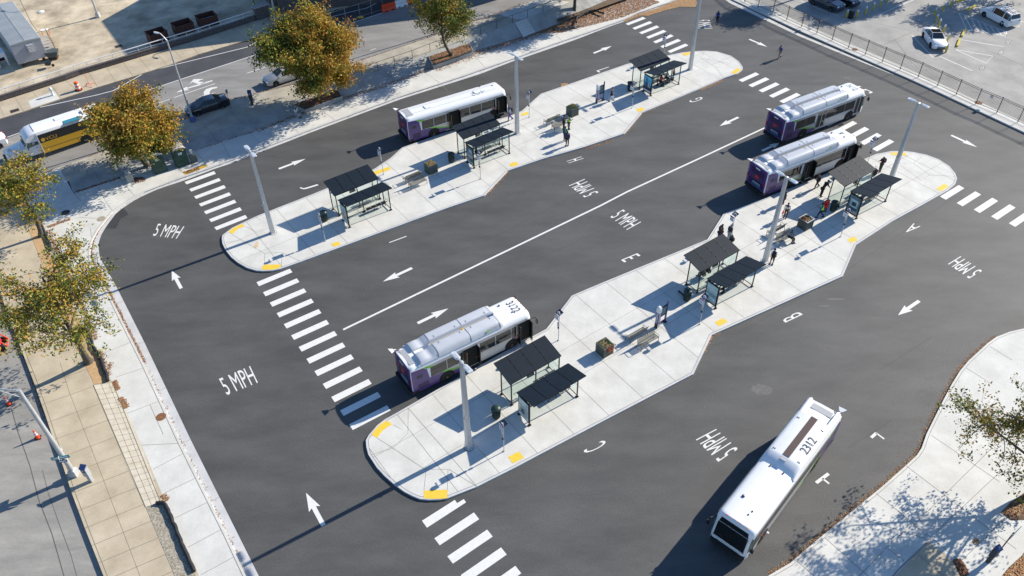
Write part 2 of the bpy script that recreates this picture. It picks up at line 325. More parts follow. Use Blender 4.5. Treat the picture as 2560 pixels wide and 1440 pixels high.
# curb ramps drawn as thin joints at the platform ends
mb = MB()
for seg in [[(1020.5, 1020), (1020, 1082), (983, 1062)], [(943, 1095), (980.5, 1119), (1065, 1175), (1060, 1225)], [(1020, 1082), (983, 1120), (928, 1137)], [(1065, 1173), (1120, 1173), (1118, 1246)], [(1122, 1173), (1192, 1216)], [(1020.5, 1020), (1193, 1217)]]:
    strip(mb, px(seg, .157), .022, 'joint')
for seg in [[(580, 586), (611, 604), (662, 634), (661, 662)], [(562, 607), (602, 600)], [(662, 633), (706, 631), (703, 668)], [(707, 632), (750, 653)], [(614, 566), (638, 579)], [(640, 542), (650, 550)]]:
    strip(mb, px(seg, .157), .022, 'joint')
for seg in [[(2243, 389), (2283, 408), (2240, 408)], [(2283, 408), (2306, 391)], [(2283, 408), (2324, 437), (2388, 441)], [(2324, 437), (2304, 452), (2250, 412)], [(1760, 131), (1752, 145), (1790, 168)], [(1790, 168), (1808, 193)], [(1752, 145), (1830, 160)]]:
    strip(mb, px(seg, .157), .022, 'joint')
S(mb, 'curb_ramp_joint')

# light sidewalk round the west and north side
KERB = [(660, 1530), (614, 1437.6), (564, 1331), (512, 1227), (451, 1105), (360, 910), (285, 760), (249, 694), (227, 650), (225, 629), (230.6, 601), (245.6, 573), (281, 530), (337.5, 492.5), (360, 479.4), (440, 449), (524, 420), (560, 406.6), (678, 361.8), (777, 324), (1000, 241.4), (1160, 189.5), (1280, 147.5), (1390, 108), (1465, 82.5), (1557, 50), (1593, 33), (1667, 8), (1700, -6), (1790, -45)]
LBACK = [(1700, -60), (1560, -10), (1480, 30), (1415, 53), (1338, 81.7), (1307, 93), (1280, 100), (1190, 126.7), (1077, 168), (960, 211.7), (768, 274.4), (640, 325), (487, 375), (183, 482), (150, 420), (77, 447.5), (60, 500), (94, 549), (128, 633), (225, 860), (281, 956), (307.5, 1007), (356, 1117.5), (404, 1232), (498, 1440), (540, 1530)]
def prism_px(name, pp, z0, z1, m, ms=None): mb = MB(); mb.prism(px(pp, z1), z0, z1, m, ms); return S(mb, name)
walk = prism_px('sidewalk', KERB+LBACK, -.3, .15, 'concrete', 'concrete_grey')
jb = MB(); wp = px(KERB+LBACK, .15)
cap = inset(px(KERB, .15), 0)
kp = px(KERB, .156)
for i in range(len(kp)-1):        # kerb cap
    d = (kp[i+1]-kp[i]).normalized(); 
cb = MB(); nrm = []
for i, p in enumerate(kp):
    a = kp[max(i-1, 0)]; b = kp[min(i+1, len(kp)-1)]; d = (b-a).normalized(); nrm.append(Vector((-d.y, d.x, 0)))
for i in range(len(kp)-1): cb.poly([kp[i], kp[i+1], kp[i+1]+nrm[i+1]*.15, kp[i]+nrm[i]*.15], 'concrete'); strip(cb, [kp[i]+nrm[i]*.17, kp[i+1]+nrm[i+1]*.17], .03, 'joint')
S(cb, 'kerb', walk)
for a, b in [((1000, 241), (960, 212)), ((1100, 208), (1055, 176)), ((1040+80, 228), (1100-10, 200)), ((922, 270), (885, 236)), ((838, 301), (795, 268)), ((750, 335), (708, 298)), ((662, 368), (622, 330)), ((578, 400), (553, 352)), ((522, 420), (487, 376)), ((1214, 171), (1180, 132)), ((1310, 137), (1280, 101)), ((1405, 102), (1370, 70)), ((338, 492), (300, 446)), ((281, 527), (262, 500), ), ((230, 600), (226, 571)), ((243, 546), (200, 543)), ((262, 499), (245, 468))]:
    strip(jb, [P(*a, .154), P(*b, .154)], .03, 'joint')
for a, b in [((369, 916), (290, 943)), ((405, 1000), (305, 1038)), ((455, 1108), (352, 1113)), ((455, 1135), (383, 1173)), ((489, 1195), (412, 1232)), ((520, 1255), (437, 1295)), ((552, 1324), (470, 1368)), ((585, 1392), (502, 1437)), ((340, 850), (262, 882)), ((300, 775), (235, 805)), ((263, 700), (200, 735)), ((202, 502), (183, 482)), ((200, 543), (112, 570)), ((1200-1000, 502), (80, 545))]:
    strip(jb, [P(*a, .154), P(*b, .154)], .03, 'joint')
strip(jb, px([(375, 1012), (408, 1086)], .154), .03, 'joint')
S(jb, 'expansion_joint', walk)
GUT = [(700, 1545), (647, 1440), (477, 1100), (360, 854), (285, 705), (270, 680), (249, 643), (245.6, 609), (255, 582.5), (270, 560), (292.5, 530), (328, 505.6), (342, 497), (394.7, 472.6), (463, 450.5), (536.7, 422), (573, 410), (711, 357), (777, 331), (1000, 248.5), (1200, 185), (1280, 154), (1316.7, 141.7), (1436.7, 100), (1523, 66.7), (1560, 53.8), (1597, 38), (1627, 29), (1720, -4), (1830, -40)]
mb = MB(); n_ = len(KERB)
ka = px(KERB, .012); ga = px(GUT, .012)
def resample(pts, n):
    L = [0]
    for a, b in zip(pts, pts[1:]): L.append(L[-1]+(b-a).length)
    out = []
    for k in range(n):
        t = L[-1]*k/(n-1); i = max(j for j in range(len(L)) if L[j] <= t+1e-9); i = min(i, len(pts)-2)
        out.append(pts[i].lerp(pts[i+1], (t-L[i])/max(1e-9, L[i+1]-L[i])))
    return out
ka = resample(ka, 160); ga = [min(resample(ga, 900), key=lambda q: (q-p).length) for p in ka]
for i in range(159): mb.poly([ka[i], ka[i+1], ga[i+1], ga[i]], 'concrete_grey')
for i in range(4, 159, 7): strip(mb, [ka[i]+Vector((0, 0, .004)), ga[i]+Vector((0, 0, .004))], .025, 'joint')
S(mb, 'gutter')

# brown sidewalk, paver strip, planting strips on the west side
BW = [(540, 1530), (498, 1440), (404, 1232), (356, 1117.5), (307.5, 1007), (281, 956), (225, 860), (128, 633), (94, 549), (60, 500), (-60, 440), (-60, 600), (5.6, 745), (24, 800), (45, 852), (65.6, 905.6), (84, 954), (112.5, 1035), (131, 1091), (159, 1170), (180, 1234), (212, 1320), (259, 1440), (300, 1530)]
bw = prism_px('brown_sidewalk', BW, -.4, .15, 'concrete_tan', 'concrete_tan')
jb = MB(); k_ = px([(-50, 605), (13, 742), (31.5, 798), (52.5, 850), (73, 903.6), (92, 952), (120.5, 1033), (139, 1089), (167, 1168), (188, 1232), (220.5, 1318), (267.5, 1438), (308, 1528)], .156)
strip(jb, k_, .03, 'joint_tan')
for i in range(19):
    y0 = 905+i*44; 
    a = P(66+(y0-905)*.361, y0+15, .155); d = (P(400, 1180, .15)-P(200, 1259, .15)).normalized()
    a = P(90+(y0-905)*.357, y0+62, .155)
    for s0, s1 in clip_line(px(BW, .15), a.xy, d.xy):
        strip(jb, [Vector((*s0, .155)), Vector((*s1, .155))], .03, 'joint_tan')
strip(jb, px([(150, 905), (175, 985), (255, 1190), (350, 1440)], .155), .02, 'joint_tan')
S(jb, 'expansion_joint', bw)
pv = [(233.4, 962), (281, 956), (307.5, 1007), (356, 1117.5), (401.5, 1256), (363.7, 1267.6), (319, 1170), (300, 1121)]
flat('paver_strip', pv, 'pavers', .160)
jb = MB(); a0, a1, b0, b1 = P(233.4, 962, .164), P(363.7, 1267.6, .164), P(281, 956, .164), P(401.5, 1256, .164)
for k in range(0, 23): t = k/22; strip(jb, [a0.lerp(a1, t), b0.lerp(b1, t)], .02, 'joint_tan')
for s_ in (0, .4, .8, 1): strip(jb, [a0.lerp(b0, s_), a1.lerp(b1, s_)], .022 if 0 < s_ < 1 else .05, 'joint_tan')
S(jb, 'paver_joint')
flat('planting_bed', [(72, 575), (96, 552), (128, 633), (176, 745), (225, 860), (275, 953), (236, 961), (210, 907), (150, 770)], 'mulch', .162)
flat('planting_bed', [(364.5, 1268.5), (401, 1257.5), (416, 1264), (452, 1352), (490, 1440), (520, 1510), (470, 1520), (437, 1440)], 'gravel', .162)
flat('west_street', [(310, 1560), (259, 1440), (180, 1234), (131, 1091), (65.6, 905.6), (5.6, 745), (-80, 560), (-900, 700), (-900, 1700), (100, 1700)], 'left_asphalt', -.05)
jb = MB()
strip(jb, px([(28, 1020), (45, 1080), (75, 1165), (97, 1250), (130, 1335), (160, 1440)], -.045), .05, 'crack'); strip(jb, px([(106, 1175), (120, 1230), (148, 1310), (178, 1390), (192, 1440)], -.045), .03, 'crack')
S(jb, 'pavement_seam')

# street above: carriageway, new lane, sidewalks, retaining slope
UKN = [(-300, 640), (0, 462), (77, 447.5), (143, 419), (223, 391.7), (470, 296), (570, 252), (728, 213), (915, 147), (960, 131.7), (1066.7, 96), (1166.7, 60), (1243, 35), (1303, 11.7), (1370, -12), (1560, -80), (1700, -130)]
UKF = [(1300, -130), (1100, -60), (936.7, 0), (840, 21.7), (665, 85), (640, 92.5), (566.7, 115), (493, 136.7), (420, 163), (320, 195), (236.7, 220), (150, 248), (55, 280), (0, 296.7), (-300, 400)]
flat('street', UKN+UKF, 'old_asphalt', -.12, fn=pxu)
flat('cycle_lane', [(-200, 420), (18, 346), (50, 334), (353, 231.7), (640, 136.7), (806.7, 81.7), (956.7, 31.7), (1060, -4), (1200, -60)]+[(1100, -60)]+UKF[2:-1]+[(-200, 360)], 'lane_asphalt', -.116, fn=pxu)
UTOP = [(172, 453), (456.7, 353), (640, 293), (820, 226), (986.7, 161.7), (1031.7, 146.7), (1118, 115), (1201.7, 86), (1281.7, 57.5), (1319, 44), (1357.5, 30), (1420, 8), (1500, -22), (1700, -100)]
BASE = [(183, 482), (487, 375), (640, 325), (800, 263), (960, 211.7), (1077, 168), (1190, 126.7), (1280, 100), (1338, 81.7), (1415, 53), (1480, 30), (1560, -10), (1700, -60)]
mb = MB(); t = pxu(UKN[2:]+UTOP[::-1]); mb.poly(t, 'concrete_dirty')
a = pxu(UKN[2:]); 
for i in range(len(a)-1): mb.poly([a[i], a[i+1], a[i+1]-Vector((0, 0, .3)), a[i]-Vector((0, 0, .3))], 'concrete_dirty')
up = S(mb, 'upper_sidewalk')
mb = MB(); a = resample(pxu(UTOP), 70); b = resample(px(BASE, .15), 400)
b = [min(b, key=lambda q: (q-p).xy.length) for p in a]; b[0] = P(183, 482, .15)
for i in range(69): mb.poly([a[i], a[i+1], b[i+1], b[i]], 'concrete_slope')
for i in range(2, 69, 3): strip(mb, [a[i]+Vector((0, 0, .01)), b[i]+Vector((0, 0, .01))], .02, 'joint')
S(mb, 'retaining_slope')
mb = MB()
d_ = (P(640, 325)-P(487, 375)).normalized(); nv = (PU(456.7, 353)-P(487, 375, .15)).normalized()
for x0, y0, x1, y1 in [(478, 284, 520, 322), (556, 258, 598, 300), (420, 330, 455, 355), (520, 322, 545, 358), (362, 378, 378, 398), (300, 388, 310, 412), (215, 420, 222, 440), (652, 240, 690, 276), (1020, 115, 1045, 142), (1110, 82, 1135, 110), (1215, 48, 1240, 72)]:
    strip(mb, [PU(x0, y0, .005), PU(x1, y1, .005)], .03, 'joint')
S(mb, 'expansion_joint', up)
mb = MB(); mb.poly([PU(1245, 35, .006), PU(1355, -5, .006), PU(1425, 5, .006), PU(1319, 44, .006), PU(1303, 49, .006), PU(1272, 44, .006)], 'concrete'); S(mb, 'light_concrete_patch', up)
mb = MB(); c_ = [PU(1287, 57, .02), PU(1317, 46, .02), P(1338.5, 80, .19), P(1308, 93, .19)]; mb.poly(c_, 'concrete')
for k in range(1, 6): t = k/6; strip(mb, [c_[0].lerp(c_[3], t)+Vector((0, 0, .01)), c_[1].lerp(c_[2], t)+Vector((0, 0, .01))], .035, 'joint')
S(mb, 'concrete_ramp')
def bed(name, pp, z, m='soil'):
    mb = MB(); q = px(pp, z); mb.prism(q, 0, z-.06, 'concrete_slope'); mb.poly([(p.x, p.y, z-.055) for p in inset(q, .08)], m)
    for i in range(len(q)):
        a, b = q[i], q[(i+1) % len(q)]; mb.tube((a.x, a.y, z-.04), (b.x, b.y, z-.04), .05, 'concrete_slope', n=6)
    return S(mb, name)
bed('tree_bed', [(1066.7, 134), (1169, 99), (1182.5, 126.7), (1083, 162)], .78); bed('tree_bed', [(727, 258), (838, 217), (856, 240), (762, 274)], .62)
flat('embankment_soil', [(1395, 56), (1480, 27), (1640, -30), (1640, -70), (1480, -30), (1380, 20)], 'soil', .5)
# markings on the street above
mb = MB(); o_ = -.108
for seg in [[(18, 343), (50, 331.7), (353, 231.4), (446.7, 200), (640, 136.7), (806.7, 81.7), (956.7, 31.7), (1100, -18)], [(100.8, 268), (241.7, 237.5), (283, 226.7), (320, 205.8), (356.7, 185)], [(390, 174), (436.7, 161.7), (616.7, 118), (640, 105.6), (681.7, 83), (728, 66.7), (783, 53), (916.7, 20), (956.7, 0)]]:
    strip(mb, pxu(seg, o_), .13, 'marking')
for seg in [[(391.7, 259), (425, 248)], [(435, 244), (537.5, 209)], [(617.5, 183), (666, 167)], [(925, 126), (940, 121)]]: strip(mb, pxu(seg, o_), .12, 'marking')
S(mb, 'lane_line')
mb = MB()
mb.poly(pxu([(473, 210.5), (484, 197.5), (511, 197.3), (500, 200.5), (496, 204), (515, 206.5), (503, 211), (495, 210), (481, 205)], o_), 'marking'); mb.poly(pxu([(531, 200), (532, 202.5), (497, 214), (466, 222.5), (474, 224.5), (440, 231.5), (466, 217), (469, 219)], o_), 'marking'); S(mb, 'turn_arrow')
mb = MB(); mb.poly(pxu([(543, 217), (543, 220), (530, 223), (524, 229), (525, 236), (537, 230.5), (527, 239), (514, 242), (496.5, 243.5), (510, 238), (509, 230), (515, 223), (528, 218.5)], o_), 'marking'); S(mb, 'turn_arrow')
# far sidewalk and yard
WALL = [(-300, 344), (0, 255), (93, 225), (166.7, 201.7), (200, 188), (320, 153), (501.7, 97.5), (640, 51.7), (668, 46)]
mb = MB(); t = pxu(UKF[1:]+WALL+[(700, 30), (800, -10), (950, -60)], 0); mb.poly(t, 'concrete_tan')
a = pxu(UKF[1:])
for i in range(len(a)-1): mb.poly([a[i], a[i+1], a[i+1]-Vector((0, 0, .3)), a[i]-Vector((0, 0, .3))], 'concrete_tan')
fs = S(mb, 'far_sidewalk')
mb = MB(); ua = resample(pxu(UKF[2:], .005), 30); ub = resample(pxu(WALL, .005), 300)
for p in ua[1:]:
    q = min(ub, key=lambda q: (q-p).length); strip(mb, [p, q], .03, 'joint_tan')
S(mb, 'expansion_joint', fs)
mb = MB(); mb.poly(pxu([(70, 253), (135, 227), (149, 247), (78, 270)], .006), 'concrete'); S(mb, 'light_concrete_patch', fs)
flat('construction_yard', WALL+[(760, 0), (900, -120), (-300, -120)], 'yard_concrete', -.02, fn=pxu)
mb = MB()
for seg in [[(190, 100), (320, 68)], [(195, 102), (330, 64)], [(208, 123), (400, 78), (560, 38)], [(220, 90), (226, 112)], [(275, 48), (295, 74), (318, 104)], [(190, 84), (255, 67)], [(0, 128), (30, 121)]]:
    strip(mb, pxu(seg, -.01), .08, 'concrete_tan')
for seg in [[(235, 12), (320, -3)], [(50, 0), (80, 60), (92, 75)]]: strip(mb, pxu(seg, -.01), .05, 'crack')
S(mb, 'yard_joint')

# east side: kerb, concrete band, car park
FB = [(1800, -45), (1862, 5), (1895, 18), (1931.7, 33), (1966.7, 50), (2003.6, 67), (2041.6, 83), (2080, 100.6), (2121, 119.6), (2163, 136.4), (2205.6, 154.6), (2250, 173.5), (2295, 193), (2343, 215), (2390, 236.7), (2439, 260), (2491.7, 281.7), (2544, 305.8), (2600, 331), (2660, 358)]
KE = [(2720, 405), (2560, 330), (2325, 220), (2277, 198), (2000, 77), (1830, -2), (1770, -45)]
LE = [(1830, -55), (1880, -2), (2000, 56), (2182, 134), (2280, 176.5), (2392, 228), (2516.7, 286), (2700, 372)]
mb = MB(); mb.prism(px(KE[::-1]+LE[::-1], .15), -.2, .15, 'concrete', 'concrete_grey'); S(mb, 'east_kerb')
jb = MB(); strip(jb, px([(1800, -28), (1835, -6+4), (2000, 68), (2285, 193), (2480, 284), (2700, 385)], .154), .03, 'joint')
for x, y in FB[2:]: strip(jb, [P(x, y, .154), P(x-18, y+10, .154)], .025, 'joint')
S(jb, 'expansion_joint')
mb = MB(); a = px([(1775, -38), (1830, 2), (1900, 36), (2000, 85.5), (2110, 132), (2233, 186)], .012); b = px([(1770, -33), (1825, 8), (1896, 42), (1997, 90), (2107, 136), (2232, 186.5)], .012)
for i in range(5): mb.poly([a[i], a[i+1], b[i+1], b[i]], 'concrete')
S(mb, 'gutter')
flat('parking_lot', LE+[(3200, 500), (3400, -200), (1830, -200)], 'lot_asphalt', .12)
mb = MB(); z_ = .125
for seg in [[(2002, 2), (2055, 25), (2095, 39)], [(2108, 46.5), (2131, 49.5)], [(2280, 88), (2333, 144)], [(2180, 45), (2235, 20), (2290, -3)], [(2397, 31.5), (2417, 74), (2517, 90)], [(2397, 31.5), (2450, 54), (2516, 79), (2517, 90)], [(2403, 99), (2508, 116.5)], [(2387, 123.5), (2482, 140), (2465, 158), (2387, 123.5)], [(2350, 141), (2431, 177)], [(2550, 52), (2562, 55)]]:
    strip(mb, px(seg, z_), .12, 'marking')
for i in range(7): a = P(2411+i*16, 38+i*6.3, z_); b = P(2431+i*14.5, 76+i*2.3, z_); strip(mb, [a, b], .11, 'marking')
S(mb, 'parking_bay_line')
mb = MB()
for x, y, s_ in [(2455, 170, '15'), (2502, 131, '16'), (2520, 105, '17'), (2545, 67, '18'), (2301, 73, '12')]:
    mb.text(s_, P(x-5, y+2, z_), P(x+5, y+4, z_), P(x-2, y-5, z_), 'marking_old'); strip(mb, px([(x-7, y+3), (x-2, y-6), (x+8, y-4), (x+4, y+5), (x-7, y+3)], z_), .05, 'crack')
S(mb, 'bay_number')
mb = MB()
for seg in [[(2200, 60), (2290, 80)], [(2235, 98), (2265, 135)], [(2210, 112), (2280, 80)], [(2300, 60+80), (2330, 125)], [(2373, 60), (2388, 60+30)], [(2480, 130), (2560, 165)]]: strip(mb, px(seg, z_), .04, 'crack')
S(mb, 'pavement_crack')

# south-east sidewalk
SE = [(2700, 800), (2620, 812), (2560, 821), (2525, 829), (2491.7, 842), (2469, 858), (2421, 902), (2400, 927), (2381, 957.5), (2358, 1001), (2335, 1047), (2316.7, 1084), (2304, 1120), (2292, 1138), (2266.7, 1162), (2200, 1221), (2131, 1277.5), (2049.6, 1344), (1975.6, 1407.5), (1923, 1438), (1860, 1480), (1700, 1640)]
sep = px(SE, .15); mb = MB(); mb.prism(sep+px([(2300, 1700), (2900, 1500)], .15), -.2, .15, 'concrete', 'concrete_grey'); se = S(mb, 'south_sidewalk')
jb = MB(); off = [p+Vector((0, 0, .004)) for p in sep]
kin = []
for i, p in enumerate(off):
    a = off[max(i-1, 0)]; b = off[min(i+1, len(off)-1)]; d = (b-a).normalized(); kin.append(p+Vector((-d.y, d.x, 0))*.17)
strip(jb, kin, .03, 'joint')
for seg in [[(2475, 866), (2530, 900)], [(2416, 920), (2480, 960)], [(2372, 997), (2480, 1062)], [(2327, 1087), (2500, 1205)], [(2266, 1165), (2470, 1320), (2540, 1372)], [(2190, 1233), (2410, 1410)], [(2128, 1288), (2326, 1350)], [(2061, 1343), (2170, 1440)], [(1993, 1403), (2035, 1440)], [(2145, 1443), (2240, 1345), (2285, 1312), (2327, 1350)], [(2285, 1312), (2480, 1120)], [(2340, 1330), (2500, 1180)], [(2405, 1400), (2520, 1290)], [(2220, 1371), (2260, 1402)]]:
    strip(jb, px(seg, .155), .03, 'joint')
S(jb, 'expansion_joint', se)
mb = MB(); mb.poly(px([(2322, 1352), (2389, 1407), (2425, 1450), (2470, 1560), (2180, 1560), (2238, 1440)], .158), 'concrete_tan'); strip(mb, px([(2322, 1352), (2245, 1425), (2200, 1480)], .162), .06, 'joint'); strip(mb, px([(2300, 1390), (2360, 1440)], .162), .03, 'joint'); S(mb, 'brown_sidewalk')
flat('planting_bed', [(2501, 1282), (2527, 1255), (2620, 1190), (2700, 1230), (2560, 1300), (2528, 1301)], 'soil', .160)
flat('planting_bed', [(2570, 1375), (2640, 1330), (2660, 1500), (2460, 1500), (2520, 1420)], 'soil', .160)
flat('planting_bed', [(2381, 1402), (2398, 1402), (2410, 1420), (2418, 1440), (2440, 1500), (2430, 1500), (2400, 1440)], 'soil', .1625)

# manholes and grates (each lies in the paving)
def disc(name, cx, cy, r, m, z, fn=P, ry=None):
    o = fn(cx, cy, z) if fn is P else PU(cx, cy, z); mb = MB(); k = 20
    mb.poly([o+Vector((math.cos(t)*r, math.sin(t)*(ry or r), .006)) for t in np.linspace(0, 2*math.pi, k+1)[:-1]], m)
    for q in (.72, .4): strip(mb, [o+Vector((math.cos(t)*r*q, math.sin(t)*(ry or r)*q, .010)) for t in np.linspace(0, 2*math.pi, k+1)], .03, 'crack')
    return mb.build(name)
for n_, (cx, cy, r, m, z, lab) in enumerate([(402.5, 1042, .37, 'manhole_rust', .15, 'rusty round manhole cover in the pale sidewalk on the left'), (163.5, 531.5, .42, 'manhole_dark', .15, 'black manhole cover in the shaded corner sidewalk'), (253, 547, .40, 'manhole_tan', .15, 'sandy round cover in the pale sidewalk beside the curved kerb'), (2137, 123.5, .36, 'manhole_rust', .15, 'rusty cover in the concrete strip under the upper part of the fence'), (2446, 256.5, .42, 'manhole_rust', .15, 'rusty cover in the concrete strip under the right end of the fence'), (2117, 196, .4, 'stain', 0, 'grey manhole cover in the asphalt behind the front of the upper right bus')]):
    tag(disc('manhole_cover', cx, cy, r, m, z+.004), lab, 'manhole cover', 'manhole covers in the paving')
def gratex(pp, u, lab):
    q = pxu(pp, .006) if u else px(pp, .162); mb = MB(); mb.poly(q, 'grate')
    for k in range(1, 8): t = k/8; strip(mb, [q[0].lerp(q[1], t)+Vector((0, 0, .008)), q[3].lerp(q[2], t)+Vector((0, 0, .008))], .04, 'black_rubber')
    tag(mb.build('drain_grate'), lab, 'drain grate', 'drain grates')
gratex([(24, 276.5), (46, 270), (49, 276.5), (27, 283.5)], 1, 'rusty drain grate in the sandy sidewalk at the left edge'); gratex([(103, 434), (129, 425), (133, 434), (107, 443)], 1, 'leaf-stained drain grate beside the front of the shuttle bus'); gratex([(286, 115), (303, 110.5), (307, 115.5), (290, 120)], 1, 'rusty slotted drain at the edge of the yard shadow')

# painted markings of the terminal
def bars(TL, BL, TR, BR, TL2, n, name='crosswalk'):
    tl, bl, tr, br = P(*TL, .005), P(*BL, .005), P(*TR, .005), P(*BR, .005); st = (P(*TL2, .005)-tl)/(n[1]) ; mb = MB()
    for k in n[0]: mb.poly([p+st*k for p in (tl, tr, br, bl)], 'marking')
    return S(mb, name)
def zz(o, s, v): return (o[0]+v[0]/s, o[1]+v[1]/s)
za, zb, zc, ze, zf, zg, zh = (440, 410), (620, 660), (760, 880), (1550, 30), (1830, 160), (2020, 290), (2320, 420)
bars(zz(za, 9, (192, 403)), zz(za, 9, (238, 458)), zz(za, 9, (855, 160)), zz(za, 9, (897, 220)), (535.6, 568.3), (range(7), 6))
bars(zz(zb, 9, (190, 410)), zz(zb, 9, (248, 498)), zz(zb, 9, (942, 105)), zz(zb, 9, (1000, 185)), zz(zc, 7.2, (812, 1303)), (range(13), 12))
cw = bars(zz((1040, 1230), 6.857, (315, 793)), zz((1040, 1230), 6.857, (407, 913)), zz((1040, 1230), 6.857, (992, 350)), zz((1040, 1230), 6.857, (1083, 465)), zz((1040, 1230), 6.857, (537, 1103)), (range(6), 1))
mb = MB(); mb.poly(px([zz((1040, 1230), 6.857, q) for q in [(102, 493), (665, 135), (705, 190), (820, 122), (858, 177), (188, 612)]], .005), 'marking'); S(mb, 'crosswalk_bar', cw)
bars(zz(ze, 9, (128, 262)), zz(ze, 9, (185, 298)), zz(ze, 9, (515, 110)), zz(ze, 9, (580, 147)), zz(ze, 9, (1072, 880)), (range(7), 6))
bars(zz(zf, 9, (145, 360)), zz(zf, 9, (232, 405)), zz(zf, 9, (530, 187)), zz(zf, 9, (618, 233)), zz(zg, 9, (1160, 595)), (range(13), 11))
bars(zz(zh, 9, (270, 640)), zz(zh, 9, (400, 713)), zz(zh, 9, (692, 383)), zz(zh, 9, (818, 455)), zz(zh, 9, (1420, 1088)), (range(9), 3))
mb = MB(); strip(mb, px([(858, 824), (1500, 514.7), (1566.7, 480), (1740, 400), (1912, 319.5)], .005), .19, 'marking'); S(mb, 'centre_line')
for tail, tip in [((809, 1314), (765, 1232)), ((453, 721), (429, 676)), ((697, 422), (764, 397)), ((1484, 133), (1529, 115)), ((1030, 670), (957, 704)), ((1044, 808), (1121, 771)), ((1846, 293), (1799, 315)), ((1905, 377), (1952, 355)), ((2298, 752), (2245, 788)), ((1873, 98), (1918, 117)), ((2378, 338), (2443, 368))]:
    a, b = P(*tail, .005), P(*tip, .005); d = b-a; L = d.length; d /= L; nn = Vector((-d.y, d.x, 0)); mb = MB()
    g = lambda s, t: a+d*(s*L)+nn*t
    wd = .05*L; hw = .135*L
    mb.poly([g(0, wd), g(0, -wd), g(.55, -wd), g(.50, -hw), g(1, 0), g(.50, hw), g(.55, wd)], 'marking'); S(mb, 'arrow_marking')
def rtext(s, BL, BR, TL, TR=None):
    mb = MB(); mb.text(s, P(*BL, .005), P(*BR, .005), P(*TL, .005), 'marking', P(*TR, .005) if TR else None); S(mb, 'road_lettering')
rtext('5 MPH', (568, 988), (645, 957), (545.6, 948), (625, 915)); rtext('5 MPH', (381.8, 589.4), (441, 597), (394, 559), (461, 566))
rtext('5 MPH', (1497, 481), (1462, 447), (1462, 494), (1422, 464)); rtext('5 MPH', (1525, 542.5), (1566.7, 575), (1557, 523), (1603, 555))
rtext('5 MPH', (1845.6, 1122), (1791, 1072), (1797, 1155.6), (1739.5, 1099)); rtext('5 MPH', (2456, 677), (2402, 640), (2424, 697), (2370, 660))
rtext('5 MPH', (1738, 49.5), (1745, 71), (1774, 49.5), (1781, 71)); rtext('5 MPH', (2147, 214), (2085, 240), (2184, 230), (2122, 258))
for s_, BL, BR, TL in [('A', (2301, 566), (2284, 558), (2274, 584)), ('B', (2007, 786), (1996, 778.5), (1964, 806.5)), ('C', (1521, 1107), (1508, 1100), (1469, 1135)), ('E', (1552.5, 650), (1561, 656), (1593, 633)), ('G', (1760, 247), (1753, 242), (1728.5, 257.5)), ('H', (1459, 396), (1454, 391), (1421.5, 408)), ('J', (748.5, 469), (757, 475), (788, 457)), ('L', (1490.5, 177), (1497, 181), (1521, 167))]: rtext(s_, BL, BR, TL)
mb = MB()
for seg, w_ in [([(973, 606.5), (1016, 590.5)], .1), ([(2178, 1094), (2191, 1082.5)], .2), ([(2190, 1082), (2210.5, 1097.5)], .12), ([(2040.5, 1207), (2071.5, 1184)], .22), ([(2056, 1196), (2073, 1209)], .13), ([(1914, 1327), (1922.5, 1333)], .13)]: strip(mb, px(seg, .005), w_, 'marking')
S(mb, 'road_lettering')

# fallen leaves (nobody could count them)
LV, LF, LM = [], [], []
def leaves(pts, z, m, size=.055):
    mats_ = {'o': 0, 'b': 1, 't': 2}
    for x, y in pts:
        a = rng.uniform(0, 6.28); s_ = size*rng.uniform(.6, 1.4); zz_ = (z(x, y) if callable(z) else z)+rng.uniform(.008, .03); i = len(LV)
        ca, sa = math.cos(a)*s_, math.sin(a)*s_; t1, t2 = rng.uniform(-.02, .02, 2)
        LV.extend([(x-ca, y-sa, zz_+t1), (x+sa*.7, y-ca*.7, zz_), (x+ca, y+sa, zz_+t2), (x-sa*.7, y+ca*.7, zz_)]); LF.append((i, i+1, i+2, i+3)); LM.append(mats_[m[rng.integers(len(m))]])
def along(pp, wd, n, fn=P, z=0, bias=0):
    q = [fn(x, y, z) for x, y in pp]; L = [0]
    for a, b in zip(q, q[1:]): L.append(L[-1]+(b-a).length)
    out = []
    for t in rng.uniform(0, L[-1], n):
        i = min(max(j for j in range(len(L)) if L[j] <= t), len(q)-2); a, b = q[i], q[i+1]; d = (b-a).normalized(); p = a.lerp(b, (t-L[i])/max(1e-6, L[i+1]-L[i])); o = bias+rng.normal(0, wd)
        out.append((p.x-d.y*o, p.y+d.x*o))
    return out
def inpoly(pp, n, fn=P, z=0):
    q = [fn(x, y, z) for x, y in pp]; xs = [a.x for a in q]; ys = [a.y for a in q]; out = []
    while len(out) < n:
        x = rng.uniform(min(xs), max(xs)); y = rng.uniform(min(ys), max(ys))
        if inside(q, x, y): out.append((x, y))
    return out
leaves(along(KERB[5:28], .055, 8500, z=0, bias=-.12), .02, 'oobbt', .042); leaves(along(KERB[:6], .07, 380, z=0, bias=-.1), .02, 'obt', .035)
leaves(along(BASE[2:-1], .22, 5200, z=.15, bias=-.25), .15, 'oobbt'); leaves(along(BASE[5:-1], .45, 4200, z=.15, bias=-.7), .15, 'oobb'); leaves(along(BASE[0:3], .08, 500, z=.15, bias=-.12), .15, 'obb')
leaves(inpoly([(1340, 85), (1400, 85), (1470, 68), (1560, 45), (1650, 8), (1600, -10), (1415, 53)], 6500), .16, 'oobbt', .08)
leaves(inpoly([(1596, 38), (1640, 22), (1690, 2), (1700, -20), (1735, -10), (1742, 8), (1738, 18), (1700, 17), (1660, 27), (1620, 40)], 7500), .01, 'ttto', .08)
leaves(along([(1560, 52), (1596, 38), (1640, 26), (1700, 12)], .25, 1600), .01, 'tto', .07)
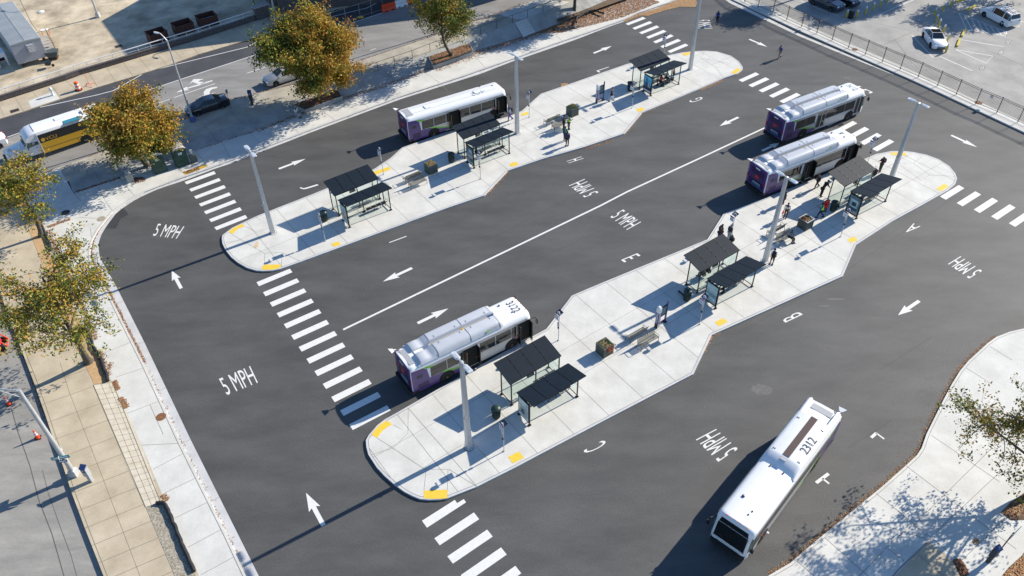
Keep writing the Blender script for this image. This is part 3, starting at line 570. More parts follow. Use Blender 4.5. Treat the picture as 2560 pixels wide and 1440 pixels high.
leaves(along([(60, 890), (84, 962), (112, 1042), (131, 1098)], .12, 900, z=-.05, bias=.2), -.05, 'obb'); leaves(along([(0, 755), (24, 806), (45, 858), (62, 905)], .2, 900, z=-.05, bias=.2), -.05, 'obb')
leaves(inpoly([(1083, 161), (1066, 136), (1169, 101), (1181, 126)], 1500, z=.75), .73, 'oobt', .07); leaves(inpoly([(735, 262), (838, 222), (852, 238), (762, 272)], 900, z=.6), .57, 'obb', .07)
leaves(along([(1755, 881), (1779, 838), (1800, 830)], .12, 160), .0, 'ott'); leaves(along([(1561, 335), (1604, 284), (1680, 252)], .08, 330, bias=-.1), 0, 'ott', .035); leaves(along([(1460, 370), (1500, 358), (1530, 348)], .12, 260, bias=-.2), 0, 'otb', .04)
leaves(along([(1212, 489), (1268, 428)], .1, 160, bias=-.15), 0, 'obt'); leaves(along([(1750, 223), (1810, 197)], .12, 300, bias=-.15), 0, 'ott'); leaves(inpoly([(1402, 218), (1404, 209), (1418, 209), (1420, 214)], 260), .02, 'tto', .07)
leaves(along(SE[4:20], .09, 3400, z=0, bias=-.10), 0, 'tobt', .032); leaves(along(SE[4:20], .7, 900, z=0, bias=-.7), 0, 'ttob', .022)
leaves(inpoly([(2570, 1372), (2640, 1330), (2650, 1480), (2470, 1480)], 2600), .17, 'ttoo', .06); leaves(inpoly([(2505, 1282), (2527, 1258), (2620, 1200), (2680, 1230), (2530, 1300)], 900), .17, 'otb', .06); leaves(inpoly([(2381, 1402), (2398, 1400), (2412, 1420), (2420, 1440), (2400, 1440)], 400), .17, 'bbo'); leaves(inpoly([(2428, 1358), (2436, 1350), (2444, 1352), (2444, 1361), (2436, 1364)], 100), .16, 'ott')
for a, b, n in [((286, 952), (296, 975), 260), ((301, 994), (316, 1020), 320), ((408, 1236), (417, 1252), 150), ((281, 905), (270, 925), 50), ((120, 575), (240, 850), 1800), ((120, 568), (175, 547), 380), ((248, 880), (268, 940), 420)]: leaves(along([a, b], .09 if n < 400 else .16, n, z=.15), .15, 'obt')
leaves(along(UKF[2:14][::-1], .08, 2600, fn=PU, z=-.12, bias=-.1), lambda x, y: ZU(x, y, -.12), 'oobt'); leaves(along(UKN[4:14], .08, 1500, fn=PU, z=-.12, bias=.1), lambda x, y: ZU(x, y, -.12), 'obb')
leaves(inpoly([(312, 451), (330, 446), (362, 446), (366, 455), (340, 462)], 420), .15, 'oob'); leaves(along([(190, 480), (300, 445)], .08, 300, z=.15, bias=.05), .15, 'obb'); leaves(inpoly([(458, 434), (500, 420), (500, 428), (470, 438)], 160), .16, 'obb')
leaves(inpoly([(900, 1250), (2500, 1440), (2500, 300), (1000, 300)], 300), .0, 'tto', .03)
me = bpy.data.meshes.new('fallen_leaves'); me.from_pydata(LV, [], LF)
for m_ in ('leaf_orange', 'leaf_brown', 'leaf_tan'): me.materials.append(M[m_])
me.polygons.foreach_set('material_index', LM); lo = bpy.data.objects.new('fallen_leaves', me); C.objects.link(lo); lo['kind'] = 'stuff'; lo['label'] = 'orange and brown fallen leaves drifted along the kerbs and embankment'; lo['category'] = 'leaves'
# ------------------------------------------------------------------ vehicles
def wheel(par, x, y, r, side, wd=.28, tw=None, hub='rim'):
    mb = MB(); w2 = (tw or wd); s = side
    prof = [(r*.58, 0), (r*.93, 0), (r, .05), (r, w2-.05), (r*.93, w2), (r*.58, w2)]
    n = 22; vs = []; k = len(prof)
    for i in range(n):
        t = 2*math.pi*i/n
        for q, o in prof: vs.append((x+q*math.cos(t), y-s*o, r+q*math.sin(t)))
    fs = [(i*k+j, ((i+1) % n)*k+j, ((i+1) % n)*k+(j+1) % k, i*k+(j+1) % k) for i in range(n) for j in range(k)]
    mb.add(vs, fs, 'black_rubber'); o = wel(mb.build('wheel', par)); sm(o, 35)
    mb = MB(); mb.tube((x, y-s*.16, r), (x, y-s*.05, r), r*.60, hub, r1=r*.52, n=20); mb.tube((x, y-s*.05, r), (x, y+s*.02, r), r*.22, 'hub_rust' if r > .45 else 'grille', n=10)
    for i in range(8): t = i*math.pi/4; mb.tube((x+math.cos(t)*r*.38, y-s*.06, r+math.sin(t)*r*.38), (x+math.cos(t)*r*.38, y-s*.035, r+math.sin(t)*r*.38), r*.08, 'interior', n=6)
    mb.build('rim', o); return o
def bus(label, loc, rz, L, wb, roof, number, num_mode, open_doors, text_m='black_ink', dirt=0):
    t = thing('city_bus', label, 'bus', loc, rz, 'city buses at the terminal'); W = 1.29; ro = 2.85; xf = ro+wb
    def ring(x, w, zt, z0=.33, fr=0):
        q = []
        for y, z in [(-w, z0), (-w, 1.1), (-w, 2.45), (-w+.035, 2.66), (-w+.13, 2.84), (-w+.36, 2.96), (-.3, 3.0), (.3, 3.0), (w-.36, 2.96), (w-.13, 2.84), (w-.035, 2.66), (w, 2.45), (w, 1.1), (w, z0)]:
            z = min(z, zt+(z-2.66)*.25 if z > 2.66 and zt < 2.9 else 9); q.append(Vector((x-fr*max(0, z-1.0)*.17, y, z)))
        return q
    mb = MB(); mb.loft([ring(.0, W-.10, 2.9, .45), ring(.06, W-.02, 2.99), ring(.35, W, 3), ring(L-.75, W, 3), ring(L-.35, W-.015, 3, .33, .6), ring(L-.1, W-.08, 2.92, .36, 1), ring(L, W-.22, 2.80, .4, 1)], 'bus_white')
    sm(wel(mb.build('body', t)), 38)
    # side panels: silver skirt, purple rear, green stripe
    for s in (-1, 1):
        y = s*(W+.004); e = (0, s*.006, 0)
        mb = MB(); mb.extr([(.32, y, .34), (L-.62, y, .34), (L-.62, y, 1.30), (.32, y, 1.30)], e, 'bus_silver'); mb.extr([(.32, y, 2.33), (L-.62, y, 2.33), (L-.62, y, 2.60), (.32, y, 2.60)], e, 'bus_silver'); mb.build('side_panel', t)
        mb = MB(); y2 = s*(W+.012)
        mb.extr([(.02, y2, .34), (ro+1.15, y2, .34), (ro+2.0, y2, .50), (ro+1.55, y2, .72), (ro+.2, y2, 1.0), (ro-.35, y2, 1.26), (1.45, y2, 1.30), (1.30, y2, 2.33), (.95, y2, 2.62), (.02, y2, 2.72)], e, 'purple')
        mb.extr([(ro+2.0, y2, .50), (ro+2.55, y2, .62), (ro+1.5, y2, .85), (ro-.1, y2, 1.30), (ro-.55, y2, 1.30), (ro+.2, y2, 1.0), (ro+1.55, y2, .72)], e, 'lime')
        mb.extr([(.95, y2, 2.62), (1.30, y2, 2.62), (2.0, y2, 2.36), (1.40, y2, 2.34)], e, 'lime')
        mb.extr([(.45, y2+s*.004, .55), (1.35, y2+s*.004, .55), (1.35, y2+s*.004, 1.15), (.45, y2+s*.004, 1.15)], e, 'purple_dark'); mb.extr([(.45, y2+s*.004, 1.75), (.9, y2+s*.004, 1.75), (.9, y2+s*.004, 2.1), (.45, y2+s*.004, 2.1)], e, 'grille')
        mb.build('livery', t)
        # window band, split by posts
        mid0, mid1 = (ro+1.5+(wb-5.8)*.25, ro+2.75+(wb-5.8)*.25) if s < 0 else (99, 99)
        fd0 = L-1.55 if s < 0 else L-.75
        edges = [1.55]+[x for x in np.arange(2.95, fd0-.5, 1.42)]+[fd0-.08]
        for a, b in zip(edges, edges[1:]):
            segs = [(a, min(b, mid0)), (max(a, mid1), b)] if mid0 < 90 else [(a, b)]
            for p, q in segs:
                if q-p < .3: continue
                wbm = MB(); wbm.extr([(p+.025, s*(W+.006), 1.33), (q-.025, s*(W+.006), 1.33), (q-.025, s*(W+.006), 2.31), (p+.025, s*(W+.006), 2.31)], (0, s*.012, 0), 'dark_glass'); wbm.box(((p+q)/2, s*(W+.02), 1.98), (q-p-.1, .01, .03), 'black_metal'); wbm.build('window', t)
        if s < 0:                                  # doors on the kerb side
            for nm, d0, d1 in (('rear_door', mid0, mid1), ('front_door', fd0, L-.42)):
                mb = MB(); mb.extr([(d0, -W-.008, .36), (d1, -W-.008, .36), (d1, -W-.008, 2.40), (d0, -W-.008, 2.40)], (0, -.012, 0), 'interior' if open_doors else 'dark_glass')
                if open_doors:
                    for xx, sg in ((d0+.03, 1), (d1-.03, -1)):
                        mb.box((xx, -W-.22, 1.38), (.035, .42, 1.95), 'dark_glass'); mb.box((xx, -W-.22, .42), (.05, .44, .05), 'bus_silver'); mb.box((xx, -W-.43, 1.38), (.05, .035, 1.98), 'black_metal')
                    mb.box(((d0+d1)/2, -W-.03, .40), (d1-d0, .05, .05), 'bus_silver'); mb.tube((d0+.3, -W-.05, .9), (d0+.3, -W-.05, 2.0), .02, 'gold', n=6)
                else:
                    for xx in (d0+.03, (d0+d1)/2-.02, (d0+d1)/2+.05, d1-.03): mb.box((xx, -W-.03, 1.38), (.045, .02, 2.02), 'galv')
                    mb.box(((d0+d1)/2, -W-.03, .5), (d1-d0, .02, .2), 'bus_silver')
                mb.build(nm, t)
        else:
            mb = MB(); mb.extr([(L-1.9, W+.012, 1.2), (L-.78, W+.012, 1.1), (L-.78, W+.012, 2.3), (L-1.9, W+.012, 2.3)], (0, .012, 0), 'dark_glass'); mb.build('driver_window', t)
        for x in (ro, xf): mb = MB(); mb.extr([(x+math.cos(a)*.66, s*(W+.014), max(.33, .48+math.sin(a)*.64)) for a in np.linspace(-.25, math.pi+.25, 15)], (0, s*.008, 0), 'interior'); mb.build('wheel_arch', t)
        for x in (ro, xf): wheel(t, x, s*(W+.035), .49, s, .30)
        mb = MB(); mb.box((ro+wb*.45, s*(W+.02), 1.05), (.08, .02, .06), 'amber'); mb.box((L-1.9, s*(W+.02), 1.2), (.3, .02, .12), 'purple'); mb.box((L-1.55-.15, s*(W+.02), 1.22), (.2, .02, .14), 'red_orange'); mb.build('marker', t)
    # rear
    mb = MB(); mb.extr([(-.004, -W+.12, .62), (-.004, W-.12, .62), (-.004, W-.12, 2.88), (-.004, -W+.12, 2.88)], (-.008, 0, 0), 'purple'); mb.extr([(-.02, -.95, .75), (-.02, .95, .75), (-.02, .95, 1.35), (-.02, -.95, 1.35)], (-.01, 0, 0), 'purple_dark')
    mb.box((-.03, 0, 2.25), (.03, 1.7, .62), 'purple_dark'); mb.box((-.03, 0, 1.62), (.02, 1.5, .28), 'grille')
    mb.build('rear_panel', t)
    mb = MB(); mb.box((-.05, 0, 1.78), (.02, .46, .32), 'red_sign'); mb.build('rear_sign', t)
    mb = MB(); mb.box((-.05, .05, 2.62), (.015, .55, .12), 'bus_white'); mb.box((-.045, -.1, 1.1), (.015, 1.0, .12), 'bus_silver'); mb.box((-.045, -.1, .9), (.015, 1.2, .13), 'teal'); mb.build('rear_lettering_panel', t)
    for s in (-1, 1):
        mb = MB(); mb.box((-.02, s*(W-.22), 2.72), (.03, .12, .08), 'red_light'); mb.box((-.025, s*(W-.16), 1.45), (.03, .12, .42), 'red_light'); mb.build('tail_light', t)
    mb = MB(); mb.prism([(-.22, -W+.12), (.1, -W-.02), (.5, -W-.02), (.5, W+.02), (.1, W+.02), (-.22, W-.12)], .32, .60, 'black_rubber'); mb.build('rear_bumper', t)
    # exhaust flap at the left rear roof corner
    mb = MB(); mb.tube((.30, .98, 2.92), (.08, .98, 3.14), .055, 'hub_rust', n=8); mb.tube((.10, .98, 3.12), (-.12, 1.02, 3.16), .04, 'bus_white', n=6)
    mb.extr([(-.10, .90, 3.15), (-.10, 1.12, 3.15), (-.42, 1.30, 3.20), (-.38, .74, 3.20)], (0, 0, .03), 'bus_white'); mb.build('exhaust_flap', t)
    # front
    fx = lambda z: L-max(0, z-1.0)*.17+.012
    mb = MB(); mb.extr([(fx(1.02), -W+.25, 1.02), (fx(1.02), W-.25, 1.02), (fx(2.28), W-.27, 2.28), (fx(2.28), -W+.27, 2.28)], (.015, 0, .002), 'dark_glass'); mb.box((fx(1.6)+.025, 0, 1.62), (.02, .05, 1.24), 'black_metal')
    for s in (-1, 1): mb.tube((fx(1.05)+.05, s*.12, 1.04), (fx(1.6)+.05, s*.75, 1.32), .015, 'black_metal', n=5)
    mb.build('windshield', t)
    mb = MB(); mb.extr([(fx(2.33), -W+.30, 2.33), (fx(2.33), W-.30, 2.33), (fx(2.72), W-.38, 2.72), (fx(2.72), -W+.38, 2.72)], (.012, 0, .002), 'dark_glass'); mb.build('destination_sign', t)
    for s in (-1, 1):
        mb = MB(); mb.extr([(L-.66, s*(W-.0), 1.15), (L-.12, s*(W-.06), 1.15), (L-.30, s*(W-.06), 2.28), (L-.66, s*(W-.0), 2.28)], (0, s*.022, 0), 'green_glass'); mb.build('quarter_window', t)
        mb = MB(); mb.box((L+.02, s*.88, .82), (.05, .26, .2), 'reflective'); mb.box((L+.0, s*1.02, 1.0), (.05, .1, .07), 'amber'); mb.build('headlight', t)
        mb = MB(); mb.path([(L-.35, s*(W-.05), 2.35), (L+.05, s*(W+.18), 2.45), (L+.12, s*(W+.20), 2.15)], .022, 'black_metal'); mb.box((L+.12, s*(W+.20), 1.98), (.1, .22, .38), 'black_metal'); mb.build('mirror', t)
    mb = MB(); mb.prism([(L-.5, -W-.01), (L+.02, -W+.14), (L+.17, -W+.4), (L+.17, W-.4), (L+.02, W-.14), (L-.5, W+.01)], .30, .66, 'black_rubber'); mb.build('front_bumper', t)
    mb = MB()
    for z in (.62, .82, 1.02): mb.tube((L+.28, -.75, z), (L+.28, .75, z), .018, 'black_metal', n=5)
    for y in (-.75, -.35, 0, .35, .75): mb.tube((L+.16, y, .6), (L+.28, y, 1.02), .016, 'black_metal', n=5)
    mb.build('bike_rack', t)
    mb = MB()
    for k in range(5): mb.box((L-.42, -.7+k*.35, 2.965), (.05, .12, .05), 'amber' if k else 'red_orange')
    mb.build('marker_lamp', t)
    # roof
    def bulge(s, st, prof, m):
        rings = []
        for x, h in st: rings.append([Vector((x, s*y, 2.90+(z-2.90)*h)) for y, z in prof])
        return rings
    if roof == 'cng':
        xe = L-2.75; st = [(.72, .0), (.95, .55), (1.02, .62), (1.62, .64), (1.78, .5), (2.02, .62), (2.35, .97), (2.5, 1), (xe-.55, 1), (xe-.2, .93), (xe, .72), (xe+.05, .2)]
        prof = [(.17, 2.9), (.17, 3.30), (.24, 3.39), (.80, 3.41), (1.02, 3.33), (1.14, 3.18), (1.235, 2.86)]
        for s in (-1, 1):
            mb = MB(); mb.loft(bulge(s, st, prof, 'f'), 'fairing'); o = sm(wel(mb.build('roof_fairing', t)), 42)
            mb = MB()
            for x in (2.42, (2.4+xe)/2, xe-.25): mb.path([(x, s*.2, 3.405), (x, s*.80, 3.42), (x, s*1.02, 3.34), (x, s*1.145, 3.19), (x, s*1.23, 2.9)], .012, 'grille', n=4)
            for x in (2.9, (2.4+xe)/2-.5, (2.4+xe)/2+.45, xe-.7):
                for yy in (.32, .42): mb.tube((x, s*yy, 3.39), (x, s*yy, 3.425), .03, 'black_metal', n=6)
            mb.build('fairing_seam', o)
            if s < 0:
                mb = MB(); x0 = xe-1.5; mb.text('CNG', (x0+.3, -1.225, 3.0), (x0+1.15, -1.225, 3.0), (x0+.3, -1.165, 3.24), 'vent_grey'); mb.extr([(x0, -1.232, 3.0), (x0+.16, -1.17, 3.22), (x0+.26, -1.18, 3.18), (x0+.22, -1.22, 3.02)], (0, -.01, 0), 'lime'); mb.build('fairing_lettering', o)
        mb = MB(); mb.box(((2.1+xe)/2, 0, 3.06), (xe-2.4, .34, .10), 'vent_grey'); mb.box((xe-.35, 0, 3.1), (.5, .34, .06), 'kiosk_blue')
        for k in range(int((xe-2.6)/.22)): mb.box((2.5+k*.22, 0, 3.115), (.1, .24, .01), 'cap_stone')
        mb.box(((2.4+xe)/2, 0, 3.13), (.22, .26, .03), 'tactile_old'); mb.build('roof_channel', t)
        mb = MB(); mb.box((1.35, 0, 3.03), (.62, .8, .06), 'bus_white'); mb.loft([[Vector((1.75+.45*k, yy, 3.0+(.28 if abs(yy) < .16 else .02)*(1 if k else .3))) for yy in (-.34, -.15, .15, .34)] for k in (0, 1)], 'fairing', closed=False, caps=False); mb.build('roof_hatch', t)
        mb = MB(); mb.box((.42, 0, 2.995), (.42, 1.7, .02), 'vent_grey'); mb.build('roof_vent', t)
        mb = MB()
        for x, y in ((L-1.9, .72), (L-1.2, .2), (L-1.4, -.45)): mb.lathe([(.07, 0), (.08, .05), (.03, .09), (0, .1)], 'purple_dark' if y > .5 else 'vent_grey', (x, y, 2.99), 10)
        mb.build('antenna', t)
    elif roof == 'flat':
        mb = MB()
        for x in (2.9, L-3.2): mb.box((x, 0, 3.03), (.62, .62, .05), 'bus_white'); mb.box((x-.33, 0, 3.03), (.03, .4, .06), 'vent_grey')
        mb.build('roof_hatch', t)
        mb = MB(); mb.box((.62, 0, 2.995), (.75, 1.5, .02), 'vent_grey'); mb.build('roof_vent', t)
        mb = MB()
        for x, y in ((L-2.3, .9), (L-1.1, .3)): mb.lathe([(.06, 0), (.08, .06), (.03, .1), (0, .11)], 'black_metal', (x, y, 2.98), 10)
        mb.build('antenna', t)
        mb = MB()
        for y in (-.45, .45): mb.box((L/2, y, 2.998), (L-2.2, .03, .012), 'bus_silver')
        mb.build('roof_rib', t)
    else:
        prof = [(-1.235, 2.86), (-1.19, 3.1), (-1.08, 3.28), (-.9, 3.36), (-.3, 3.39), (.3, 3.39), (.9, 3.36), (1.08, 3.28), (1.19, 3.1), (1.235, 2.86)]
        mb = MB(); mb.loft([[Vector((x, y, 2.86+(z-2.86)*h)) for y, z in prof] for x, h in [(1.75, 1), (5.75, 1), (5.95, .95), (6.75, .16), (6.8, 0)]], 'bus_white'); o = sm(wel(mb.build('roof_fairing', t)), 40)
        for s in (-1, 1):
            mb = MB(); pr = [(.80, 2.9), (.84, 3.2), (.93, 3.33), (1.03, 3.31), (1.15, 3.15), (1.235, 2.86)]
            mb.loft([[Vector((x, s*y, 2.88+(z-2.88)*h)) for y, z in pr] for x, h in [(.05, .35), (.14, .85), (.3, 1), (1.76, 1)]], 'bus_white'); sm(wel(mb.build('roof_fairing', t)), 40)
        mb = MB(); mb.box((3.75, 0, 3.405), (4.0, .44, .025), 'brown_strip'); mb.build('roof_strip', t)
        mb = MB(); mb.box((.5, 0, 3.01), (.5, 1.45, .02), 'vent_grey'); mb.build('roof_vent', t)
        mb = MB(); mb.box((1.25, .0, 3.03), (.62, .62, .05), 'bus_white'); mb.box((1.76, 0, 3.1), (.02, 1.5, .02), 'vent_grey'); mb.box((6.0, 0, 3.37), (.3, .4, .03), 'vent_grey'); mb.build('roof_hatch', t)
        mb = MB()
        for x, y in ((L-1.6, .35), (L-1.25, .28), (L-2.2, -.6)): mb.lathe([(.1 if y < 0 else .05, 0), (.1 if y < 0 else .05, .05), (0, .08)], 'purple_dark', (x, y, 2.99), 12)
        for x in (2.4, 5.65):
            for y in (-.9, -.8, .8, .9): mb.tube((x, y, 3.36), (x, y, 3.40), .04, 'grille', n=6)
        for y in (-.45, .45): mb.box((6.75, y, 3.03), (.12, .08, .05), 'black_metal')
        mb.build('antenna', t)
    if number:
        mb = MB()
        if num_mode == 'cross': mb.text(number, (L-1.35, .62, 3.012), (L-1.35, -.62, 3.012), (L-.72, .62, 3.012), text_m)
        elif num_mode == 'along': mb.text(number, (L-2.35, .02, 3.012), (L-4.0, .02, 3.012), (L-2.35, -.58, 3.012), text_m)
        elif num_mode == 'along2': mb.text(number, (4.75, 1.0, 3.395), (3.35, 1.0, 3.395), (4.75, .42, 3.41), text_m)
        elif num_mode == 'short': mb.text(number, (L-1.5, .3, 3.012), (L-1.5, .0, 3.012), (L-.95, .3, 3.012), text_m)
        mb.build('roof_number', t)
    return t
def place_hubs(rear, front, side, hub_z, half, ro, fn=P, z0=0):
    """base point and heading of a vehicle from the ground contact of its near wheels"""
    a = fn(rear[0], rear[1], z0+hub_z); b = fn(front[0], front[1], z0+hub_z); d = (b-a); d.z = 0; d.normalize(); left = Vector((-d.y, d.x, 0))
    o = a-left*side*half-d*ro; o.z = a.z-hub_z; return o, math.atan2(d.y, d.x), (b-a).length
for lab, rh, fh, L, roof, num, mode, od, tm in [
    ('purple and white bus with grey roof fairings and open doors beside the nearest shelters', (1117.8, 941.7), (1280, 861.7), 10.75, 'cng', '3122', 'cross', True, 'grille'),
    ('purple and white bus with closed doors, uppermost of the two on the right', (2004.9, 334.7), (2120.8, 290.3), 11.75, 'cng', '3110', 'cross', False, 'vent_grey'),
    ('purple and white bus with open doors at the right-hand shelters', (1966.3, 464), (2098.2, 411.3), 11.9, 'cng', '7', 'short', True, 'grille'),
    ('flat-roofed white and purple bus at the far platform', (1085.1, 333), (1232.7, 286.7), 12.0, 'flat', '402', 'along', True, 'vent_grey')]:
    o, rz, wb_ = place_hubs(rh, fh, -1, .49, 1.30, 2.85); bus(lab, o, rz, L, wb_, roof, num, mode, od, tm)
a = (P(2024, 990, 3.2)+P(2103, 1036.7, 3.2))/2; b = (P(1884.4, 1336.7, 3.0)+P(1800.6, 1273, 3.0))/2; d = (b-a); d.z = 0; rz = math.atan2(d.y, d.x); a.z = 0; d.normalize()
bus('long white bus seen from above with a brown roof strip and 2312 on its roof', a-d*.12, rz, 12.05, 7.1, 'raised', '2312', 'along2', False)

# shuttle bus on the street above
o, rz, wb_ = place_hubs((215, 348), (55, 405), 1, .42, 1.12, 2.45, PU, -.12)
t = thing('shuttle_bus', 'yellow and black cutaway shuttle bus with white roof and cab', 'shuttle bus', o, rz); xb = 6.65; xf = 2.45+wb_; Ls = xf+1.05
mb = MB(); mb.loft([[Vector((x, s_*w_, z)) for s_, w_, z in [(-1, w, .45), (-1, w, 2.55), (-1, w-.08, 2.82), (-1, w-.45, 2.95), (1, w-.45, 2.95), (1, w-.08, 2.82), (1, w, 2.55), (1, w, .45)]] for x, w in [(0, 1.1), (.1, 1.18), (xb, 1.2)]], 'white_paint'); sm(wel(mb.build('body', t)))
mb = MB(); mb.loft([[Vector((x, -1.15, z0)), Vector((x, -1.15, z1-.1)), Vector((x, -.9, z1)), Vector((x, .9, z1)), Vector((x, 1.15, z1-.1)), Vector((x, 1.15, z0))] for x, z0, z1 in [(xb, 1.95, 2.9), (xb+.5, 1.95, 2.85), (xb+1.0, 2.05, 2.6), (xb+1.2, 2.15, 2.35)]], 'white_paint'); sm(wel(mb.build('cab_cap', t)))
for s in (-1, 1):
    mb = MB(); y = s*1.205; e = (0, s*.012, 0); mb.extr([(.05, y, .45), (xb, y, .45), (xb, y, 1.62), (.05, y, 1.62)], e, 'gold'); mb.extr([(.05, y, 1.62), (xb, y, 1.62), (xb, y, 2.55), (.05, y, 2.55)], e, 'black_ink'); mb.box((xb/2, s*1.225, .95), (xb, .01, .03), 'brown_strip'); mb.box((xb-.02, s*1.225, 1.5), (.05, .012, 2.1), 'white_paint'); mb.build('livery', t)
    mb = MB(); y = s*1.224
    def tx(s_, x0, x1, z0, z1, m):
        if s > 0: mb.text(s_, (x1, y, z0), (x0, y, z0), (x1, y, z1), m)
        else: mb.text(s_, (x0, y, z0), (x1, y, z0), (x0, y, z1), m)
    tx('VCU', xb-1.75, xb-.65, 1.75, 2.1, 'gold_ink'); tx('VCU', 1.55, 2.3, 2.1, 2.38, 'gold_ink'); tx('Health', .45, 1.5, 2.1, 2.40, 'white_plain'); tx('RAMSAFE', .6, 2.2, 1.2, 1.5, 'black_ink')
    for x, z, r in ((xb-.4, 1.92, .2), (2.48, 2.24, .15)): mb.extr([(x+math.cos(a)*r, y-s*.004, z+math.sin(a)*r) for a in np.linspace(0, 6.28, 15)[:-1]], (0, s*.008, 0), 'gold_ink')
    mb.build('lettering', t)
# cab
st = [(xb-.05, .5, 1.5, 2.05, 1.0, .92), (xb+1.05, .5, 1.45, 2.05, 1.0, .85), (xb+1.45, .5, 1.42, 1.5, 1.0, .92), (Ls-.35, .5, 1.28, 1.33, .98, .84), (Ls, .55, 1.0, 1.05, .86, .72)]
mb = MB(); rings = [[Vector((x, -w, z0)), Vector((x, -w, zb)), Vector((x, -wr, zr)), Vector((x, wr, zr)), Vector((x, w, zb)), Vector((x, w, z0))] for x, z0, zb, zr, w, wr in st]; mb.loft(rings, 'white_paint'); sm(wel(mb.build('cab', t)), 35)
g = MB(); A_, B_, D_ = rings[0], rings[1], rings[2]
g.poly([p+Vector((.02, 0, .02)) for p in (B_[2].lerp(D_[2], .06), B_[3].lerp(D_[3], .06), D_[3].lerp(B_[3], .08), D_[2].lerp(B_[2], .08))], 'green_glass'); g.build('windshield', t)
for i, j in ((1, 2), (4, 3)):
    g = MB(); s = -1 if i == 1 else 1; g.poly([p+Vector((0, s*.02, .005)) for p in (A_[i].lerp(B_[i], .15), B_[i].lerp(D_[i], .55), B_[j].lerp(B_[i], .12), A_[j].lerp(B_[j], .15).lerp(A_[i], .1))], 'green_glass'); g.build('door_window', t)
    mb = MB(); mb.box((xb+.4, s*1.02, 1.25), (.16, .03, .04), 'black_metal'); mb.build('door_handle', t)
    mb = MB(); mb.path([(xb+1.1, s*1.0, 1.5), (xb+1.2, s*1.3, 1.6)], .02, 'black_metal'); mb.box((xb+1.2, s*1.36, 1.62), (.08, .2, .36), 'black_metal'); mb.build('mirror', t)
    mb = MB(); mb.box((Ls-.05, s*.68, 1.0), (.14, .28, .2), 'reflective'); mb.build('headlight', t)
    for x in (2.45, xf): wheel(t, x, s*1.16, .42, s, .3)
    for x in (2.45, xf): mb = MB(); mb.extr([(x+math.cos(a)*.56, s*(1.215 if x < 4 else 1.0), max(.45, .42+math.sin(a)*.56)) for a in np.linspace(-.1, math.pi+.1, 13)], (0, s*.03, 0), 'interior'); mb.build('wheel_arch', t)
mb = MB(); mb.box((Ls+.02, 0, .82), (.06, 1.1, .34), 'grille'); mb.box((Ls+.12, 0, .55), (.2, 1.9, .22), 'black_metal'); mb.build('front_bumper', t)
mb = MB(); mb.text('RAM', (Ls-.3, -.3, 1.36), (Ls-.3, .3, 1.36), (Ls-.7, -.3, 1.39), 'gold'); mb.build('bonnet_emblem', t)
mb = MB(); mb.box((3.9, -.05, 2.98), (1.0, .6, .06), 'white_paint'); mb.box((2.9, 1.0, 2.90), (1.8, .5, .03), 'teal', mtx=Matrix.Rotation(R(-12), 3, 'X')); mb.box((1.75, .2, 3.0), (.15, .6, .1), 'vent_grey'); mb.tube((1.2, .3, 2.95), (1.2, .3, 3.0), .2, 'vent_grey', n=12); mb.tube((.7, .3, 2.95), (.7, .3, 3.0), .2, 'vent_grey', n=12); mb.build('roof_vent', t)
mb = MB(); mb.box((-.02, 0, 1.5), (.04, 2.2, 1.8), 'gold'); mb.box((-.05, 0, 2.1), (.03, 1.4, .7), 'dark_glass'); mb.box((-.12, 0, .55), (.22, 2.3, .22), 'black_metal'); mb.build('rear_panel', t)

# cars
KINDS = {
 'sedan': (4.75, .90, 2.75, [(0, .42, .72, .76, .74, .72, .66), (.14, .26, .93, .98, .88, .84, .76), (.75, .2, .97, 1.05, .91, .87, .74), (1.5, .2, .97, 1.40, .92, .88, .60), (2.55, .2, .95, 1.43, .92, .88, .60), (3.4, .2, .93, 1.02, .91, .87, .76), (4.45, .24, .76, .84, .88, .82, .72), (4.75, .34, .58, .62, .72, .68, .6)], [2, 3, 4], [2, 4], .33),
 'suv': (4.8, .92, 2.8, [(0, .45, .9, 1.1, .8, .8, .72), (.1, .3, 1.08, 1.25, .92, .90, .78), (.4, .26, 1.08, 1.70, .95, .92, .68), (1.2, .26, 1.08, 1.76, .95, .92, .70), (2.8, .26, 1.06, 1.72, .95, .92, .68), (3.5, .26, 1.05, 1.15, .95, .91, .78), (4.5, .3, .95, 1.02, .92, .86, .76), (4.8, .4, .7, .75, .78, .74, .66)], [1, 2, 3, 4], [1, 4], .37),
 'minivan': (5.0, .95, 3.0, [(0, .4, .95, 1.1, .85, .84, .76), (.08, .28, 1.02, 1.2, .96, .93, .80), (.35, .24, 1.02, 1.68, .98, .95, .72), (1.2, .24, 1.02, 1.74, .98, .95, .74), (2.9, .24, 1.0, 1.72, .98, .95, .72), (3.95, .24, .98, 1.08, .97, .93, .80), (4.7, .28, .8, .88, .92, .85, .74), (5.0, .36, .6, .64, .76, .72, .62)], [1, 2, 3, 4], [1, 4], .33)}
